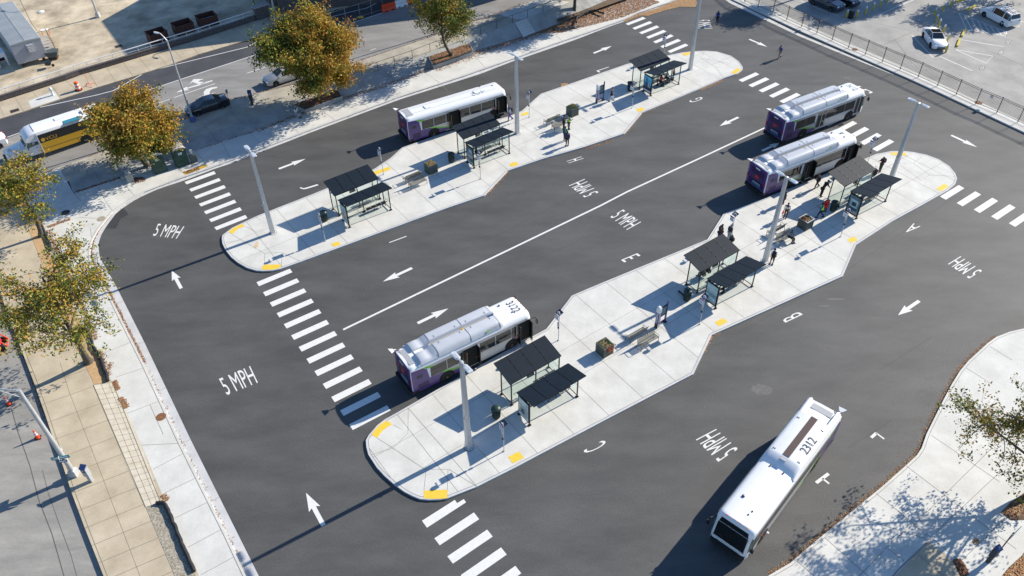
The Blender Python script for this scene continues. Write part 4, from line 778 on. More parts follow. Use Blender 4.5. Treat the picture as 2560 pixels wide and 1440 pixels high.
def car(kind, label, loc, rz, m, group=None, pano=False):
    L, half, wb, st, gs, gt, r = KINDS[kind]; t = thing('parked_car' if kind != 'minivan' else 'minivan', label, {'sedan': 'car', 'suv': 'suv', 'minivan': 'minivan'}[kind], loc, rz, group)
    rings = [[Vector((x, -wl*.96, z0)), Vector((x, -wl, z0+.18)), Vector((x, -wb_, zb)), Vector((x, -wr, zr)), Vector((x, wr, zr)), Vector((x, wb_, zb)), Vector((x, wl, z0+.18)), Vector((x, wl*.96, z0))] for x, z0, zb, zr, wl, wb_, wr in st]
    mb = MB(); mb.loft(rings, m); sm(wel(mb.build('body', t)), 32)
    def pane(name, a, b, c, d, off, mm='dark_glass', k=.07):
        cen = (a+b+c+d)/4; mb = MB(); mb.poly([p.lerp(cen, k)+off for p in (a, b, c, d)], mm); return mb.build(name, t)
    for i in gs:
        for (u_, v_), s in (((2, 3), -1), ((5, 4), 1)): pane('side_window', rings[i][u_], rings[i+1][u_], rings[i+1][v_], rings[i][v_], Vector((0, s*.012, .006)), k=.10)
    pane('rear_window', rings[gt[0]][3], rings[gt[0]+1][3], rings[gt[0]+1][4], rings[gt[0]][4], Vector((-.008, 0, .012))); pane('windshield', rings[gt[1]][3], rings[gt[1]+1][3], rings[gt[1]+1][4], rings[gt[1]][4], Vector((.008, 0, .012)))
    if pano: pane('sunroof', rings[3][3], rings[4][3], rings[4][4], rings[3][4], Vector((0, 0, .012)))
    ro = (L-wb)*.5-.02
    for s in (-1, 1):
        for x in (ro, ro+wb): wheel(t, x, s*(half+.03), r, s, .2)
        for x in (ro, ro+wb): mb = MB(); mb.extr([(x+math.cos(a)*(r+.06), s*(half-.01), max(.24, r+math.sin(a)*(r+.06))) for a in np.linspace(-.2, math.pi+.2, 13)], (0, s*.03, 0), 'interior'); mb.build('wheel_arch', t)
        zb = st[-2][2]; mb = MB(); mb.box((L-.14, s*.62, zb-.1), (.14, .3, .14), 'reflective'); mb.build('headlight', t)
        mb = MB(); mb.box((.05, s*.68, st[1][2]-.08), (.1, .26, .16), 'red_light'); mb.build('tail_light', t)
        mb = MB(); mb.box((L*.66, s*(half+.08), .98 if kind == 'sedan' else 1.1), (.12, .18, .13), m); mb.build('wing_mirror', t)
    mb = MB(); mb.box((L-.0, 0, .5), (.06, .9, .16), 'grille'); mb.box((L-.0, 0, .34), (.05, 1.2, .08), 'black_rubber'); mb.build('grille', t)
    mb = MB(); mb.box((.0, 0, .5), (.03, .5, .12), 'white_plain'); mb.build('number_plate', t)
    return t
def hubcar(kind, label, rear, front, side, m, fn=P, z0=.12, **k):
    L, half, wb, st, gs, gt, r = KINDS[kind]; o, rz, _ = place_hubs(rear, front, side, r, half, (L-wb)*.5, fn, z0); return car(kind, label, o, rz, m, **k)
hubcar('sedan', 'glossy black sedan parked on the street above the terminal by the lamp post', (555.8, 266.7), (496.7, 285.8), 1, 'car_black', PU, -.12)
hubcar('sedan', 'white sedan with dark glass roof facing the yellow posts', (2307.7, 88), (2329, 118), -1, 'white_paint', pano=True)
v = hubcar('minivan', 'white minivan with a ladder on its roof rack', (2504, 59.5), (2457, 34.5), 1, 'white_paint')
mb = MB()
for x in (.6, 1.5, 2.5): mb.tube((x, -.78, 1.86), (x, .78, 1.86), .025, 'black_metal', n=6)
for y in (-.15, .28, .38, .68):
    mb.tube((.1, y, 1.93), (3.3 if y < .3 else 2.9, y, 1.93), .025, 'vent_grey', n=6)
mb.build('roof_rack', v); mb = MB()
for k in range(9): mb.tube((.3+k*.32, -.15, 1.94), (.3+k*.32, .28, 1.94), .02, 'vent_grey', n=5); mb.tube((.3+k*.29, .38, 1.94), (.3+k*.29, .68, 1.94), .02, 'red_orange' if k == 2 else 'vent_grey', n=5)
mb.build('ladder', v)
hubcar('suv', 'dark blue-grey SUV parked nearest the black fence', (2032.8, 6), (2077, 23.5), -1, 'car_navy'); hubcar('suv', 'black SUV at the top edge behind the blue-grey one', (2071, -5), (2116, 13), -1, 'car_black')
hubcar('sedan', 'white car cut off by the left edge ahead of the shuttle bus', (-3, 366), (-60, 385), 1, 'white_paint', PU, -.12)
hubcar('sedan', 'silver car half hidden under the big orange tree', (745, 192), (690, 211), 1, 'bus_silver', PU, -.12)
# ------------------------------------------------------------------ bus shelters
EX = Vector((math.cos(AX), math.sin(AX), 0)); EY = Vector((-EX.y, EX.x, 0))
def shelter(sy, label, ad):
    t = thing('bus_shelter', label, 'bus shelter', group='glass bus shelters on the platforms'); Y = lambda y: y*sy; D = 1.25
    mb = MB(); ring = lambda x: [Vector((x, Y(-.08), 2.36)), Vector((x, Y(-.08), 2.42)), Vector((x, Y(1.95), 2.90)), Vector((x, Y(1.95), 2.84))]
    mb.loft([ring(-.15), ring(4.5)], 'roof_panel'); rf = mb.build('roof', t)
    mb = MB()
    for k in range(1, 4): x = -.15+4.65*k/4; mb.extr([(x-.02, Y(-.07), 2.425), (x+.02, Y(-.07), 2.425), (x+.02, Y(1.94), 2.905), (x-.02, Y(1.94), 2.905)], (0, 0, .012), 'roof_seam')
    for y in (.45, .95, 1.45):
        for k in range(1, 4): x = -.15+4.65*k/4; mb.box((x, Y(y), 2.45+y*.236+.01), (.07, .05, .03), 'roof_seam')
    mb.build('roof_seam', rf)
    posts = [(0, 0, 2.38), (2.2, 0, 2.38), (4.36, 0, 2.38), (0, D, 2.66), (4.36, D, 2.66)]
    for x, y, h in posts:
        mb = MB(); mb.box((x, Y(y), h/2), (.075, .075, h), 'bronze'); mb.box((x, Y(y), .03), (.2, .2, .06), 'bronze'); mb.build('post', t)
    mb = MB()
    for z in (.16, 2.3): mb.box((2.18, Y(0), z), (4.36, .05, .05), 'bronze')
    for x in (0, 4.36):
        for z in (.16,): mb.box((x, Y(D/2), z), (.05, D, .05), 'bronze')
        mb.extr([(x-.03, Y(-.05), 2.30), (x-.03, Y(1.9), 2.78), (x-.03, Y(1.9), 2.84), (x-.03, Y(-.05), 2.36)], (.06, 0, 0), 'bronze')
    mb.box((2.18, Y(.65), 2.50), (4.5, .05, .05), 'bronze'); mb.box((2.18, Y(1.3), 2.66), (4.5, .05, .05), 'bronze'); mb.build('frame', t)
    for x0, x1 in ((.04, 2.16), (2.24, 4.32)):
        mb = MB(); mb.box(((x0+x1)/2, Y(0), 1.24), (x1-x0, .012, 2.05), 'clear_glass'); mb.build('glass_panel', t)
    for x in ((4.36,) if ad else (0, 4.36)):
        mb = MB(); mb.box((x, Y(D/2), 1.24), (.012, D-.09, 2.05), 'clear_glass'); mb.build('glass_panel', t)
    if ad:
        mb = MB(); mb.box((0, Y(D/2), 1.22), (.11, D-.06, 2.02), 'black_metal'); a_ = mb.build('poster_case', t)
        p_ = MB(); y0, y1 = Y(.08), Y(D-.08); xx = -.062
        def rc(a, b, c, d, m, o=0):           # fractions across (inner to outer) and up the poster
            yy = lambda q: y0+(y1-y0)*q; z2 = lambda q: .32+1.82*q
            p_.extr([(xx-o, yy(a), z2(c)), (xx-o, yy(b), z2(c)), (xx-o, yy(b), z2(d)), (xx-o, yy(a), z2(d))], (-.003, 0, 0), m)
        if ad == 'blue':
            rc(0, 1, 0, 1, 'ad_blue'); rc(0, 1, 0, .1, 'white_plain', .004); rc(0, 1, .1, .34, 'ad_ink', .004)
            for a, b, h in ((.08, .2, .55), (.3, .45, .85), (.5, .58, .62), (.7, .78, .6), (.86, .93, .5)): rc(a, b, .3, h, 'ad_ink', .006)
            for a, b, h in ((.6, .68, .58), (.8, .85, .5)): rc(a, b, .3, h, 'white_plain', .008)
        elif ad == 'pale':
            rc(0, 1, 0, 1, 'ad_pale'); rc(0, 1, .0, .1, 'ad_cream', .004); rc(0, 1, .46, .5, 'ad_dark', .004); rc(0, .8, .40, .44, 'ad_dark', .004); rc(.3, 1, .33, .38, 'ad_dark', .004); rc(0, 1, .62, .64, 'ad_cream', .004)
        elif ad == 'dark':
            rc(0, 1, 0, 1, 'ad_dark'); rc(0, 1, 0, .16, 'ad_cream', .004); rc(.15, .85, .35, .8, 'ad_pale', .004); rc(.3, .7, .42, .66, 'ad_ink', .008)
        elif ad == 'split':
            rc(0, 1, 0, 1, 'ad_dark'); rc(0, 1, .36, .55, 'ad_cream', .004); rc(0, 1, .0, .12, 'ad_pale', .004); rc(.2, .9, .6, .7, 'cloth_lilac', .004); rc(.4, .9, .7, .9, 'ad_pale', .004)
        else:
            rc(0, 1, 0, 1, 'ad_pale'); rc(.1, .9, .12, .7, 'ad_cream', .004); rc(.2, .6, .2, .5, 'ad_dark', .008); rc(0, 1, 0, .09, 'white_plain', .004)
        p_.build('poster', a_)
    mb = MB()
    for k in range(4): mb.box((2.35+k*.52+.2, Y(.36), .47), (.47, .34, .03), 'black_metal')
    mb.box((3.4, Y(.36), .44), (2.2, .05, .04), 'bronze')
    for x in (2.4, 3.1, 3.75, 4.3): mb.tube((x, Y(.36), 0), (x, Y(.36), .46), .03, 'bronze', n=6)
    for k in range(5): mb.tube((2.33+k*.53, Y(.22), .48), (2.33+k*.53, Y(.22), .66), .015, 'bronze', n=5)
    mb.build('bench_seat', t)
    mb = MB(); mb.tube((.3, Y(.2), .8), (2.1, Y(.2), .8), .02, 'bronze', n=6)
    for x in (.35, 1.2, 2.05): mb.tube((x, Y(.02), .8), (x, Y(.2), .8), .015, 'bronze', n=5)
    mb.build('lean_rail', t)
    if sy > 0 or ad == 'split': mb = MB(); mb.box((1.75, Y(.05), 2.1), (.62, .07, .3), 'black_metal'); mb.build('arrival_display', t)
    return t
SH = [('A', (1233.6, 908), 'nearest shelter, on the bus side of the bottom left pair', None), ('B', (1335, 1016.7), 'nearest shelter of all, with a pale poster, beside the green litter bin', 'pale2'),
      ('A', (1708.9, 637.2), 'middle near-platform shelter beside the painted E, kick scooter at its end', None), ('B', (1816, 719.4), 'middle near-platform shelter with a pale green seascape poster', 'pale'),
      ('A', (2070, 430.5), 'right-hand near-platform shelter beside the open-doored bus', None), ('B', (2177, 493), 'right-hand near-platform shelter with a dark poster under the A sign', 'dark'),
      ('A', (808, 453.5), 'far-platform shelter at the left, nearest the painted J', None), ('B', (867.4, 516), 'far-platform shelter at the left with a tinted poster, its roof browner at one end', 'pale2'),
      ('A', (1128.8, 315.7), 'far-platform shelter right beside the flat-roofed bus', None), ('B', (1189, 367.7), 'far-platform shelter in the middle with a pink and cream banded poster', 'split'),
      ('A', (1572, 150.5), 'farthest shelter, blue-black roof, nearest the upper crosswalk', None), ('B', (1642, 188), 'farthest shelter with a bright blue city poster and seated people', 'blue')]
protoA = None; first = True
for ty, c, lab, ad in SH:
    if ty == 'A' and protoA is not None: t = dup(protoA, (0, 0, 0), 0, lab)
    else: t = shelter(1 if ty == 'A' else -1, lab, ad)
    if ty == 'A' and protoA is None: protoA = t
    q = P(c[0], c[1], .15+2.90); s = 1 if ty == 'A' else -1
    o = q-EX*(-.15)-EY*(s*1.95); o.z = .15; t.location = o; t.rotation_euler = (0, 0, AX)

# ------------------------------------------------------------------ platform furniture
def once(fn, items, group=None):
    """first item is built, the rest are copies with their own labels"""
    root = None
    for k, (loc, rz, lab) in enumerate(items):
        if root is None: root = fn(lab, loc, rz, group)
        else: dup(root, loc, rz, lab, group)
    return root
def lampp(label, loc, rz, group):
    t = thing('light_pole', label, 'light pole', loc, rz, group)
    mb = MB(); mb.loft([[Vector((a*r, b*r, z)) for a, b in ((-1, -1), (1, -1), (1, 1), (-1, 1))] for r, z in ((.19, 0), (.185, .02), (.115, 8.85), (.0, 8.9))], 'galv'); mb.build('pole', t)
    mb = MB(); mb.lathe([(.34, 0), (.34, .012), (.30, .014)], 'concrete_grey', n=24); mb.lathe([(.345, 0), (.375, .006), (.345, .012)], 'black_metal', n=24, close=False); mb.build('base', t)
    for s in (-1, 1):
        mb = MB(); mb.tube((0, 0, 8.82), (0, s*.34, 8.84), .045, 'lamp_grey', n=6); mb.loft([[Vector((x*w, s*y, 8.80+dz)) for x, dz in ((-1, 0), (-.8, .07), (.8, .07), (1, 0))] for y, w in ((.30, .10), (.42, .19), (.95, .20), (1.05, .14))], 'lamp_grey')
        for x in (-.08, 0, .08): mb.box((x, s*.68, 8.878), (.025, .42, .02), 'lens')
        mb.box((0, s*.4, 8.90), (.09, .09, .06), 'lamp_grey'); mb.build('lamp_head', t)
    mb = MB(); mb.box((.17, 0, 3.4), (.12, .16, .2), 'black_metal'); mb.tube((-.12, .05, 3.3), (-.28, .1, 3.15), .05, 'galv', n=8); mb.tube((-.1, -.08, 3.6), (-.2, -.16, 3.55), .06, 'vent_grey', n=8); mb.build('camera_box', t)
    return t
g_ = 'tall twin-headed light poles on the platforms'
once(lampp, [(P(1172.5, 1118, .15), AX, 'twin-head light pole standing in a round base at the nearest end of the near platform'), (P(682, 582, .15), AX, 'twin-head light pole on the rust-stained left end of the far platform'), (P(1292.8, 333.5, .15), AX, 'twin-head light pole between the flat-roofed bus and the pair of benches'), (P(1912, 653, .15), AX, 'twin-head light pole in the middle of the near platform, beside the dark-vested person'), (P(1725, 173.5, .15), AX, 'light pole cut by the top edge beside the farthest shelters'), (P(2222, 460, .15), AX, 'twin-head light pole at the right end of the near platform')], g_)

def bench(label, loc, rz, group):
    t = thing('park_bench', label, 'bench', loc, rz, group)
    mb = MB()
    for k in range(26): x = -.88+k*.0704; mb.box((x, .0, .45), (.035, .42, .012), 'bench_metal')
    for y in (-.21, 0, .21): mb.box((0, y, .44), (1.82, .04, .02), 'bench_metal')
    mb.build('seat', t); mb = MB(); q = Matrix.Rotation(R(-15), 3, 'X')
    for k in range(26): x = -.88+k*.0704; mb.box((x, .29, .72), (.035, .012, .46), 'bench_metal', mtx=q)
    for z, y in ((.50, .235), (.94, .35)): mb.tube((-.91, y, z), (.91, y, z), .022, 'bench_metal', n=6)
    mb.build('backrest', t)
    for s in (-1, 1):
        mb = MB(); x = s*.9; mb.path([(x, -.24, 0), (x, -.22, .45), (x, .22, .45), (x, .34, .0)], .022, 'bench_metal'); mb.build('leg', t)
        mb = MB(); mb.path([(x, -.22, .45), (x, -.26, .62), (x, -.18, .68), (x, .28, .66)], .018, 'bench_metal'); mb.build('armrest', t)
    return t
B_ = []
for (a, la, fa), (b, lb, fb) in [(((1031, 449), 'slatted metal bench facing the shelters beside the far planter with dry plants, rear one', 1), ((1045, 465), 'slatted metal bench in the left pair on the far platform, front one', 0)), (((1379, 307), 'slatted bench behind the group of four people on the far platform', 1), ((1399, 321), 'slatted bench next to the hi-vis vest person on the far platform', 0)), (((1590, 843), 'slatted bench beside the purple information totem, rear one of the nearest pair', 1), ((1619, 861), 'slatted bench with its back fully in view, front one of the nearest pair', 0)), (((1937, 583), 'slatted bench partly hidden by the light pole on the near platform', 1), ((1959, 604), 'slatted bench with one person sitting on it', 0))]:
    B_ += [(P(*a, .15), AX+(math.pi if fa else 0), la), (P(*b, .15), AX, lb)]
once(bench, B_, 'slatted metal benches on the platforms')
def litter(label, loc, rz, group):
    t = thing('litter_bin', label, 'litter bin', loc, rz, group)
    mb = MB(); mb.lathe([(.26, 0), (.26, .05), (.29, .1), (.31, .82), (.33, .85)], 'dark_green', n=24)
    for i in range(24): a = i*math.pi/12; mb.tube((math.cos(a)*.285, math.sin(a)*.285, .08), (math.cos(a)*.325, math.sin(a)*.325, .84), .016, 'dark_green', n=4)
    mb.build('bin_body', t); mb = MB(); mb.lathe([(.36, .86), (.365, .92), (.32, 1.02), (.18, 1.10), (.05, 1.12), (0, 1.12)], 'dark_green', n=24); sm(wel(mb.build('lid', t))); mb = MB(); mb.box((0, -.33, .97), (.28, .06, .1), 'interior'); mb.build('opening', t)
    return t
once(litter, [(P(1241, 1042, .15), 0, 'dark green round litter bin by the nearest shelters'), (P(1129, 404, .15), 1, 'dark litter bin next to the planter with dry plants, left of the middle far shelters'), (P(812, 551, .15), 2, 'dark litter bin beside the leftmost shelters of the far platform'), (P(1716.5, 749, .15), 3, 'dark litter bin next to the kick scooter'), (P(2082, 526, .15), .5, 'dark litter bin between the hi-vis person and the dark poster shelter'), (P(1575, 226, .15), 4, 'dark litter bin beside the farthest shelters')], 'round litter bins on the platforms')
def planter(label, corner, kind):
    c = P(*corner, .15)+Vector((.17, .98, 0))*.66; t = thing('planter', label, 'planter', c, AX, 'square planters on the platforms'); h = .95; a = .47
    mb = MB()
    for s in (-1, 1): mb.box((s*a, 0, h/2), (.05, 2*a+.05, h), 'olive'); mb.box((0, s*a, h/2), (2*a-.05, .05, h), 'olive')
    for s in (-1, 1):
        for k in range(7): mb.box((s*(a+.03), -a+.1+k*.125, h/2), (.012, .05, h-.14), 'olive'); mb.box((-a+.1+k*.125, s*(a+.03), h/2), (.05, .012, h-.14), 'olive')
    for s in (-1, 1): mb.box((s*a, 0, h+.01), (.08, 2*a+.08, .03), 'galv' if kind == 'b' else 'olive'); mb.box((0, s*a, h+.01), (2*a-.08, .08, .03), 'galv' if kind == 'b' else 'olive')
    mb.build('planter_box', t); mb = MB(); mb.box((0, 0, h-.14), (2*a-.06, 2*a-.06, .1), 'soil'); mb.build('soil', t)
    mb = MB(); N = 420
    for k in range(N):
        x, y = rng.uniform(-a+.05, a-.05, 2); r_ = rng.random()
        if kind == 'b' and r_ < .55: x = rng.normal(-.40, .12); y = rng.normal(.1, .2); m = 'flower_rust'; z = h+rng.uniform(-.15, .22)-max(0, -x-.45)*1.6
        elif kind == 'b' and r_ < .65: x = rng.normal(.5, .06); y = rng.normal(-.3, .1); m = 'flower_rust'; z = h-rng.uniform(0, .3)
        elif kind == 'n' and r_ < .6: x = rng.normal(.1, .22); y = rng.normal(-.5, .06); m = 'flower_rust'; z = h-rng.uniform(-.05, .5)
        elif kind == 'g': m = 'plant_green' if x+y < .25 else 'leaf_orange'; z = h+rng.uniform(-.08, .28)*(1-abs(x)-abs(y)*.6)
        elif kind == 'd': m = 'leaf_tan' if r_ < .7 else 'plant_green'; z = h+rng.uniform(-.1, .12)
        else: m = 'plant_green' if r_ < .85 else 'leaf_tan'; z = h+rng.uniform(-.1, .12)
        v = Vector(rng.normal(0, 1, 3)); v.normalize(); w_ = v.cross(Vector((0, 0, 1)))*.03; v = v*.07; o = Vector((x, y, z)); mb.poly([o-v, o+w_, o+v, o-w_], m)
    mb.build('plants', t); return t
planter('square dark planter with rust-brown plants spilling over, left of the nearest benches', (1509, 896), 'n'); planter('square dark planter with dry straw-coloured plants beside the left pair of benches', (1074.5, 438), 'd'); planter('square dark planter with green plants at the middle of the far platform', (1429, 294), 'g'); planter('square grey planter with a big rust-red plant beside the hi-vis person', (2013, 578), 'b')
def stop_sign(label, base, top_dir=0, letter=None, solar=True):
    t = thing('bus_stop_sign', label, 'bus stop sign', P(*base, .15), AX+top_dir, 'bus stop signs along the platforms')
    mb = MB(); mb.tube((0, 0, 0), (0, 0, 3.15), .032, 'galv', n=8); mb.box((0, 0, .02), (.14, .14, .04), 'galv'); mb.build('post', t)
    mb = MB(); mb.lathe([(.17, -.012), (.17, .012)], 'sign_white', n=18); mb.lathe([(.13, -.016), (.13, .016)], 'purple', n=18); o = mb.build('round_sign', t)
    for v in o.data.vertices: x, y, z = v.co; v.co = (z-.05, x, y+3.02)
    if letter:
        mb = MB(); mb.text(letter, (-.075, .07, 2.95), (-.075, -.07, 2.95), (-.075, .07, 3.1), 'white_plain'); mb.build('letter', o)
    mb = MB(); mb.box((-.05, .24, 2.42), (.015, .42, .55), 'sign_white'); mb.box((-.062, .24, 2.63), (.012, .42, .13), 'purple'); mb.box((-.062, .24, 2.4), (.01, .30, .03), 'sign_blue'); mb.box((-.062, .24, 2.3), (.01, .30, .03), 'sign_blue'); mb.build('route_panel', t)
    if solar: mb = MB(); mb.box((.1, .1, 2.95), (.42, .5, .03), 'ad_ink', mtx=Matrix.Rotation(R(-25), 3, 'Y')); mb.tube((0, 0, 2.9), (.1, .1, 2.93), .02, 'galv', n=6); mb.build('solar_panel', t)
    mb = MB(); mb.box((-.07, .0, 1.85), (.07, .16, .42), 'vent_grey'); mb.box((-.06, .0, 1.45), (.08, .14, .14), 'black_metal'); mb.build('timetable_case', t)
for b, l, lt in [((1260, 1128), 'bus stop sign with solar panel beside the nearest litter bin', 'C'), ((1396, 851), 'bus stop sign at the notch in front of the nearest bus', 'D'), ((1749, 811), 'bus stop sign in front of the seascape poster', 'B'), ((2101, 592), 'bus stop sign with the white letter A in front of the dark poster', 'A'), ((2167, 412), 'bus stop sign with purple header beside the front of the open-doored right bus', 'F'), ((1824, 603), 'bus stop sign beside two waiting people at the bend of the near platform', 'E'), ((813.5, 602.5), 'bus stop sign beside the leftmost litter bin', 'I'), ((959, 436), 'bus stop sign standing on the long yellow pad', 'J'), ((1201.5, 447), 'bus stop sign beside the pink and cream poster', 'H'), ((1323, 293), 'bus stop sign between the flat-roofed bus and the light pole', 'K'), ((1580, 270), 'bus stop sign in front of the blue poster', 'G'), ((1659, 146), 'bus stop sign behind the farthest shelter', 'L')]:
    stop_sign(l, b, random.uniform(-.15, .15), lt)
def totem(label, a, b):
    p, q = P(*a, .15), P(*b, .15); rz = ang(p, q); Lw = (q-p).length
    t = thing('information_totem', label, 'information totem', p, rz, 'purple information totems')
    mb = MB(); mb.box((0, 0, .22), (.30, .30, .44), 'bronze'); mb.box((0, 0, 1.05), (.28, .28, 1.22), 'purple'); mb.box((0, 0, .22), (.28, .32, .43), 'galv'); mb.build('column', t)
    mb = MB(); mb.loft([[Vector((x*r, y*r, z)) for x, y in ((-1, -1), (1, -1), (1, 1), (-1, 1))] for r, z in ((.15, 1.66), (.15, 2.12), (.09, 2.26))], 'hydrant'); mb.box((0, -.155, 1.9), (.16, .01, .1), 'vent_grey'); mb.build('column_cap', t)
    mb = MB()
    for x in (-.05, .05): mb.box((x, -.145, 1.1), (.035, .01, 1.0), 'sign_white'); mb.box((-.145, x, 1.1), (.01, .035, 1.0), 'sign_white')
    mb.build('lettering_strip', t)
    mb = MB(); mb.box((Lw, 0, 1.12), (.09, .12, 2.24), 'purple'); mb.box((Lw, 0, .05), (.24, .3, .1), 'black_metal'); mb.box((Lw, 0, 2.3), (.06, .06, .15), 'purple'); mb.build('post', t)
    mb = MB(); mb.box((Lw*.55, 0, 1.48), (Lw*.82, .1, 1.0), 'black_metal'); mb.build('display_case', t); mb = MB(); mb.box((Lw*.5, 0, .3), (Lw*.9, .06, .08), 'bronze'); mb.build('foot_bar', t)
    mb = MB(); mb.box((Lw*.55, -.055, 1.5), (Lw*.55, .01, .72), 'screen'); mb.build('display', t)
totem('purple information totem with display next to the nearest benches', (1642, 817.5), (1661.7, 804.5)); totem('purple information totem with display on the far platform by the walker with a black bag', (1493, 257), (1508, 250.5))
# kick scooter
o = P(1697, 731, .15); t = thing('kick_scooter', 'black electric kick scooter standing beside the litter bin', 'scooter', o, R(-62))
mb = MB(); mb.box((.45, 0, .16), (.75, .15, .05), 'black_metal'); mb.build('deck', t); mb = MB(); mb.tube((.85, 0, .18), (.72, 0, 1.05), .028, 'black_metal'); mb.tube((.72, -.24, 1.06), (.72, .24, 1.06), .018, 'black_rubber'); mb.build('handlebar', t)
for x in (0.02, .9):
    mb = MB(); mb.tube((x, -.025, .11), (x, .025, .11), .11, 'black_rubber', n=16); mb.build('wheel', t)

# ------------------------------------------------------------------ fence, railing, wall
t = thing('picket_fence', 'long black metal picket fence on the concrete strip beside the parking lot', 'fence', P(2003, 67, .15))
o0 = t.location.copy()
for k, (x, y) in enumerate(FB):
    p = P(x, y, .15)-o0; mb = MB(); mb.box((p.x, p.y, .95), (.07, .07, 1.9), 'black_metal', rz=R(-55)); mb.build('post', t)
    if k < len(FB)-1:
        q = P(*FB[k+1], .15)-o0; mb = MB(); a_ = ang(p, q); L_ = (q-p).length
        for z in (.16, 1.62, 1.80): mb.box(((p.x+q.x)/2, (p.y+q.y)/2, z), (L_, .035, .035), 'black_metal', rz=a_)
        n = int(L_/.14)
        for i in range(1, n): c = p.lerp(q, i/n); mb.box((c.x, c.y, .97), (.02, .02, 1.66), 'black_metal', rz=a_)
        mb.build('picket_panel', t)
for (x, y) in ((2028+0, 47), (2480, 241)):
    p = P(x, y, 1.25)-o0; mb = MB(); mb.box((p.x, p.y, 1.10), (.34, .04, .42), 'sign_white', rz=R(-55)); mb.box((p.x-.03, p.y-.02, 1.27), (.34, .03, .08), 'red_sign', rz=R(-55)); mb.build('notice', t)
RB = [(905, 190), (945, 176), (986.7, 161.7), (1031.7, 146.7), (1075.6, 129.5), (1118, 115), (1161, 100.5), (1201.7, 86), (1241.7, 71.7), (1281.7, 57.5), (1319, 44), (1357.5, 30), (1400, 14.5)]
o0 = PU(1161, 100.5); t = thing('metal_railing', 'low dark railing along the top of the sloped concrete embankment', 'railing', o0); prev = None
for x, y in RB:
    p = PU(x, y)-o0; mb = MB(); mb.tube(p, p+Vector((0, 0, 1.05)), .028, 'black_metal', n=6); mb.build('post', t)
    if prev is not None:
        mb = MB(); mb.tube(prev+Vector((0, 0, 1.05)), p+Vector((0, 0, 1.05)), .024, 'black_metal', n=6); mb.build('rail', t)
    prev = p
wp_ = pxu([(-120, 292), (0, 254), (93, 224), (166.7, 200), (200, 188), (320, 152), (501.7, 96.5), (640, 51)]); o0 = wp_[4].copy()
t = thing('brick_wall', 'long low dark brick wall between the sandy sidewalk and the yard', 'wall', o0)
mb = MB()
for a, b in zip(wp_, wp_[1:]):
    a, b = a-o0, b-o0; d = (b-a).normalized(); nn = Vector((-d.y, d.x, 0))*.3; mb.loft([[p+Vector((0, 0, -.2)), p+Vector((0, 0, .55)), p+nn+Vector((0, 0, .55)), p+nn+Vector((0, 0, -.2))] for p in (a, b)], 'brick')
mb.build('wall', t); mb = MB()
for a, b in zip(wp_, wp_[1:]):
    a, b = a-o0, b-o0; d = (b-a).normalized(); nn = Vector((-d.y, d.x, 0)); mb.loft([[p-nn*.02+Vector((0, 0, .553)), p-nn*.02+Vector((0, 0, .61)), p+nn*.32+Vector((0, 0, .61)), p+nn*.32+Vector((0, 0, .553))] for p in (a, b)], 'brick')
mb.build('coping', t)
t = thing('guard_rail', 'white tubular guard rail running along the top of the dark brick wall', 'guard rail', o0); rp = resample([p-o0+Vector((0, 0, .61)) for p in wp_], 25); of = Vector((-.13, .25, 0))
for k, p in enumerate(rp):
    mb = MB(); mb.tube(p+of, p+of+Vector((0, 0, .62)), .03, 'hydrant', n=6); mb.build('post', t)
mb = MB(); mb.path([p+of+Vector((0, 0, .62)) for p in rp], .06, 'hydrant'); mb.path([p+of+Vector((0, 0, .2)) for p in rp], .025, 'hydrant'); mb.build('rail', t)
o0 = PU(660, 46); t = thing('brick_pillar', 'brick pillar with pale cap at the end of the wall behind the big tree', 'pillar', o0, ang(PU(640, 51), PU(700, 30))); mb = MB(); mb.box((0, .4, .75), (1.9, .9, 1.7), 'brick'); mb.build('pillar', t); mb = MB(); mb.box((0, .4, 1.66), (2.05, 1.05, .14), 'cap_stone'); mb.build('cap', t)
# temporary fence and water-filled barriers
def barrier(label, a, b, m, grp='plastic road barriers in the closed lane'):
    p, q = PU(*a, -.1), PU(*b, -.1); L_ = (q-p).length-.04; t = thing('road_barrier', label, 'road barrier', (p+q)/2, ang(p, q), grp)
    mb = MB(); mb.loft([[Vector((x, y, z)) for y, z in ((-.28, 0), (-.28, .14), (-.14, .35), (-.11, .95), (.11, .95), (.14, .35), (.28, .14), (.28, 0))] for x in (-L_/2, L_/2)], m); mb.build('barrier', t)
    mb = MB()
    for k in range(4): mb.box((-L_/2+L_*(k+.5)/4, -.15, .62), (L_*.14, .06, .2), m)
    for k in range(2): mb.box((-L_/2+L_*(k+.5)/2, -.27, .1), (L_*.2, .06, .12), 'interior')
    mb.build('recess', t)
barrier('red plastic road barrier at the left end of the row', (956, 30.5), (988.5, 20.5), 'red_orange'); barrier('white plastic road barrier between two red ones', (988.5, 20.5), (1018, 11), 'white_plain'); barrier('red plastic road barrier at the top edge, right of the white one', (1018, 11), (1047, 2), 'red_orange')
o0 = PU(900, 44, -.1); t = thing('temporary_fence', 'thin temporary mesh fence with yellow feet in the closed lane', 'fence', o0); prev = None
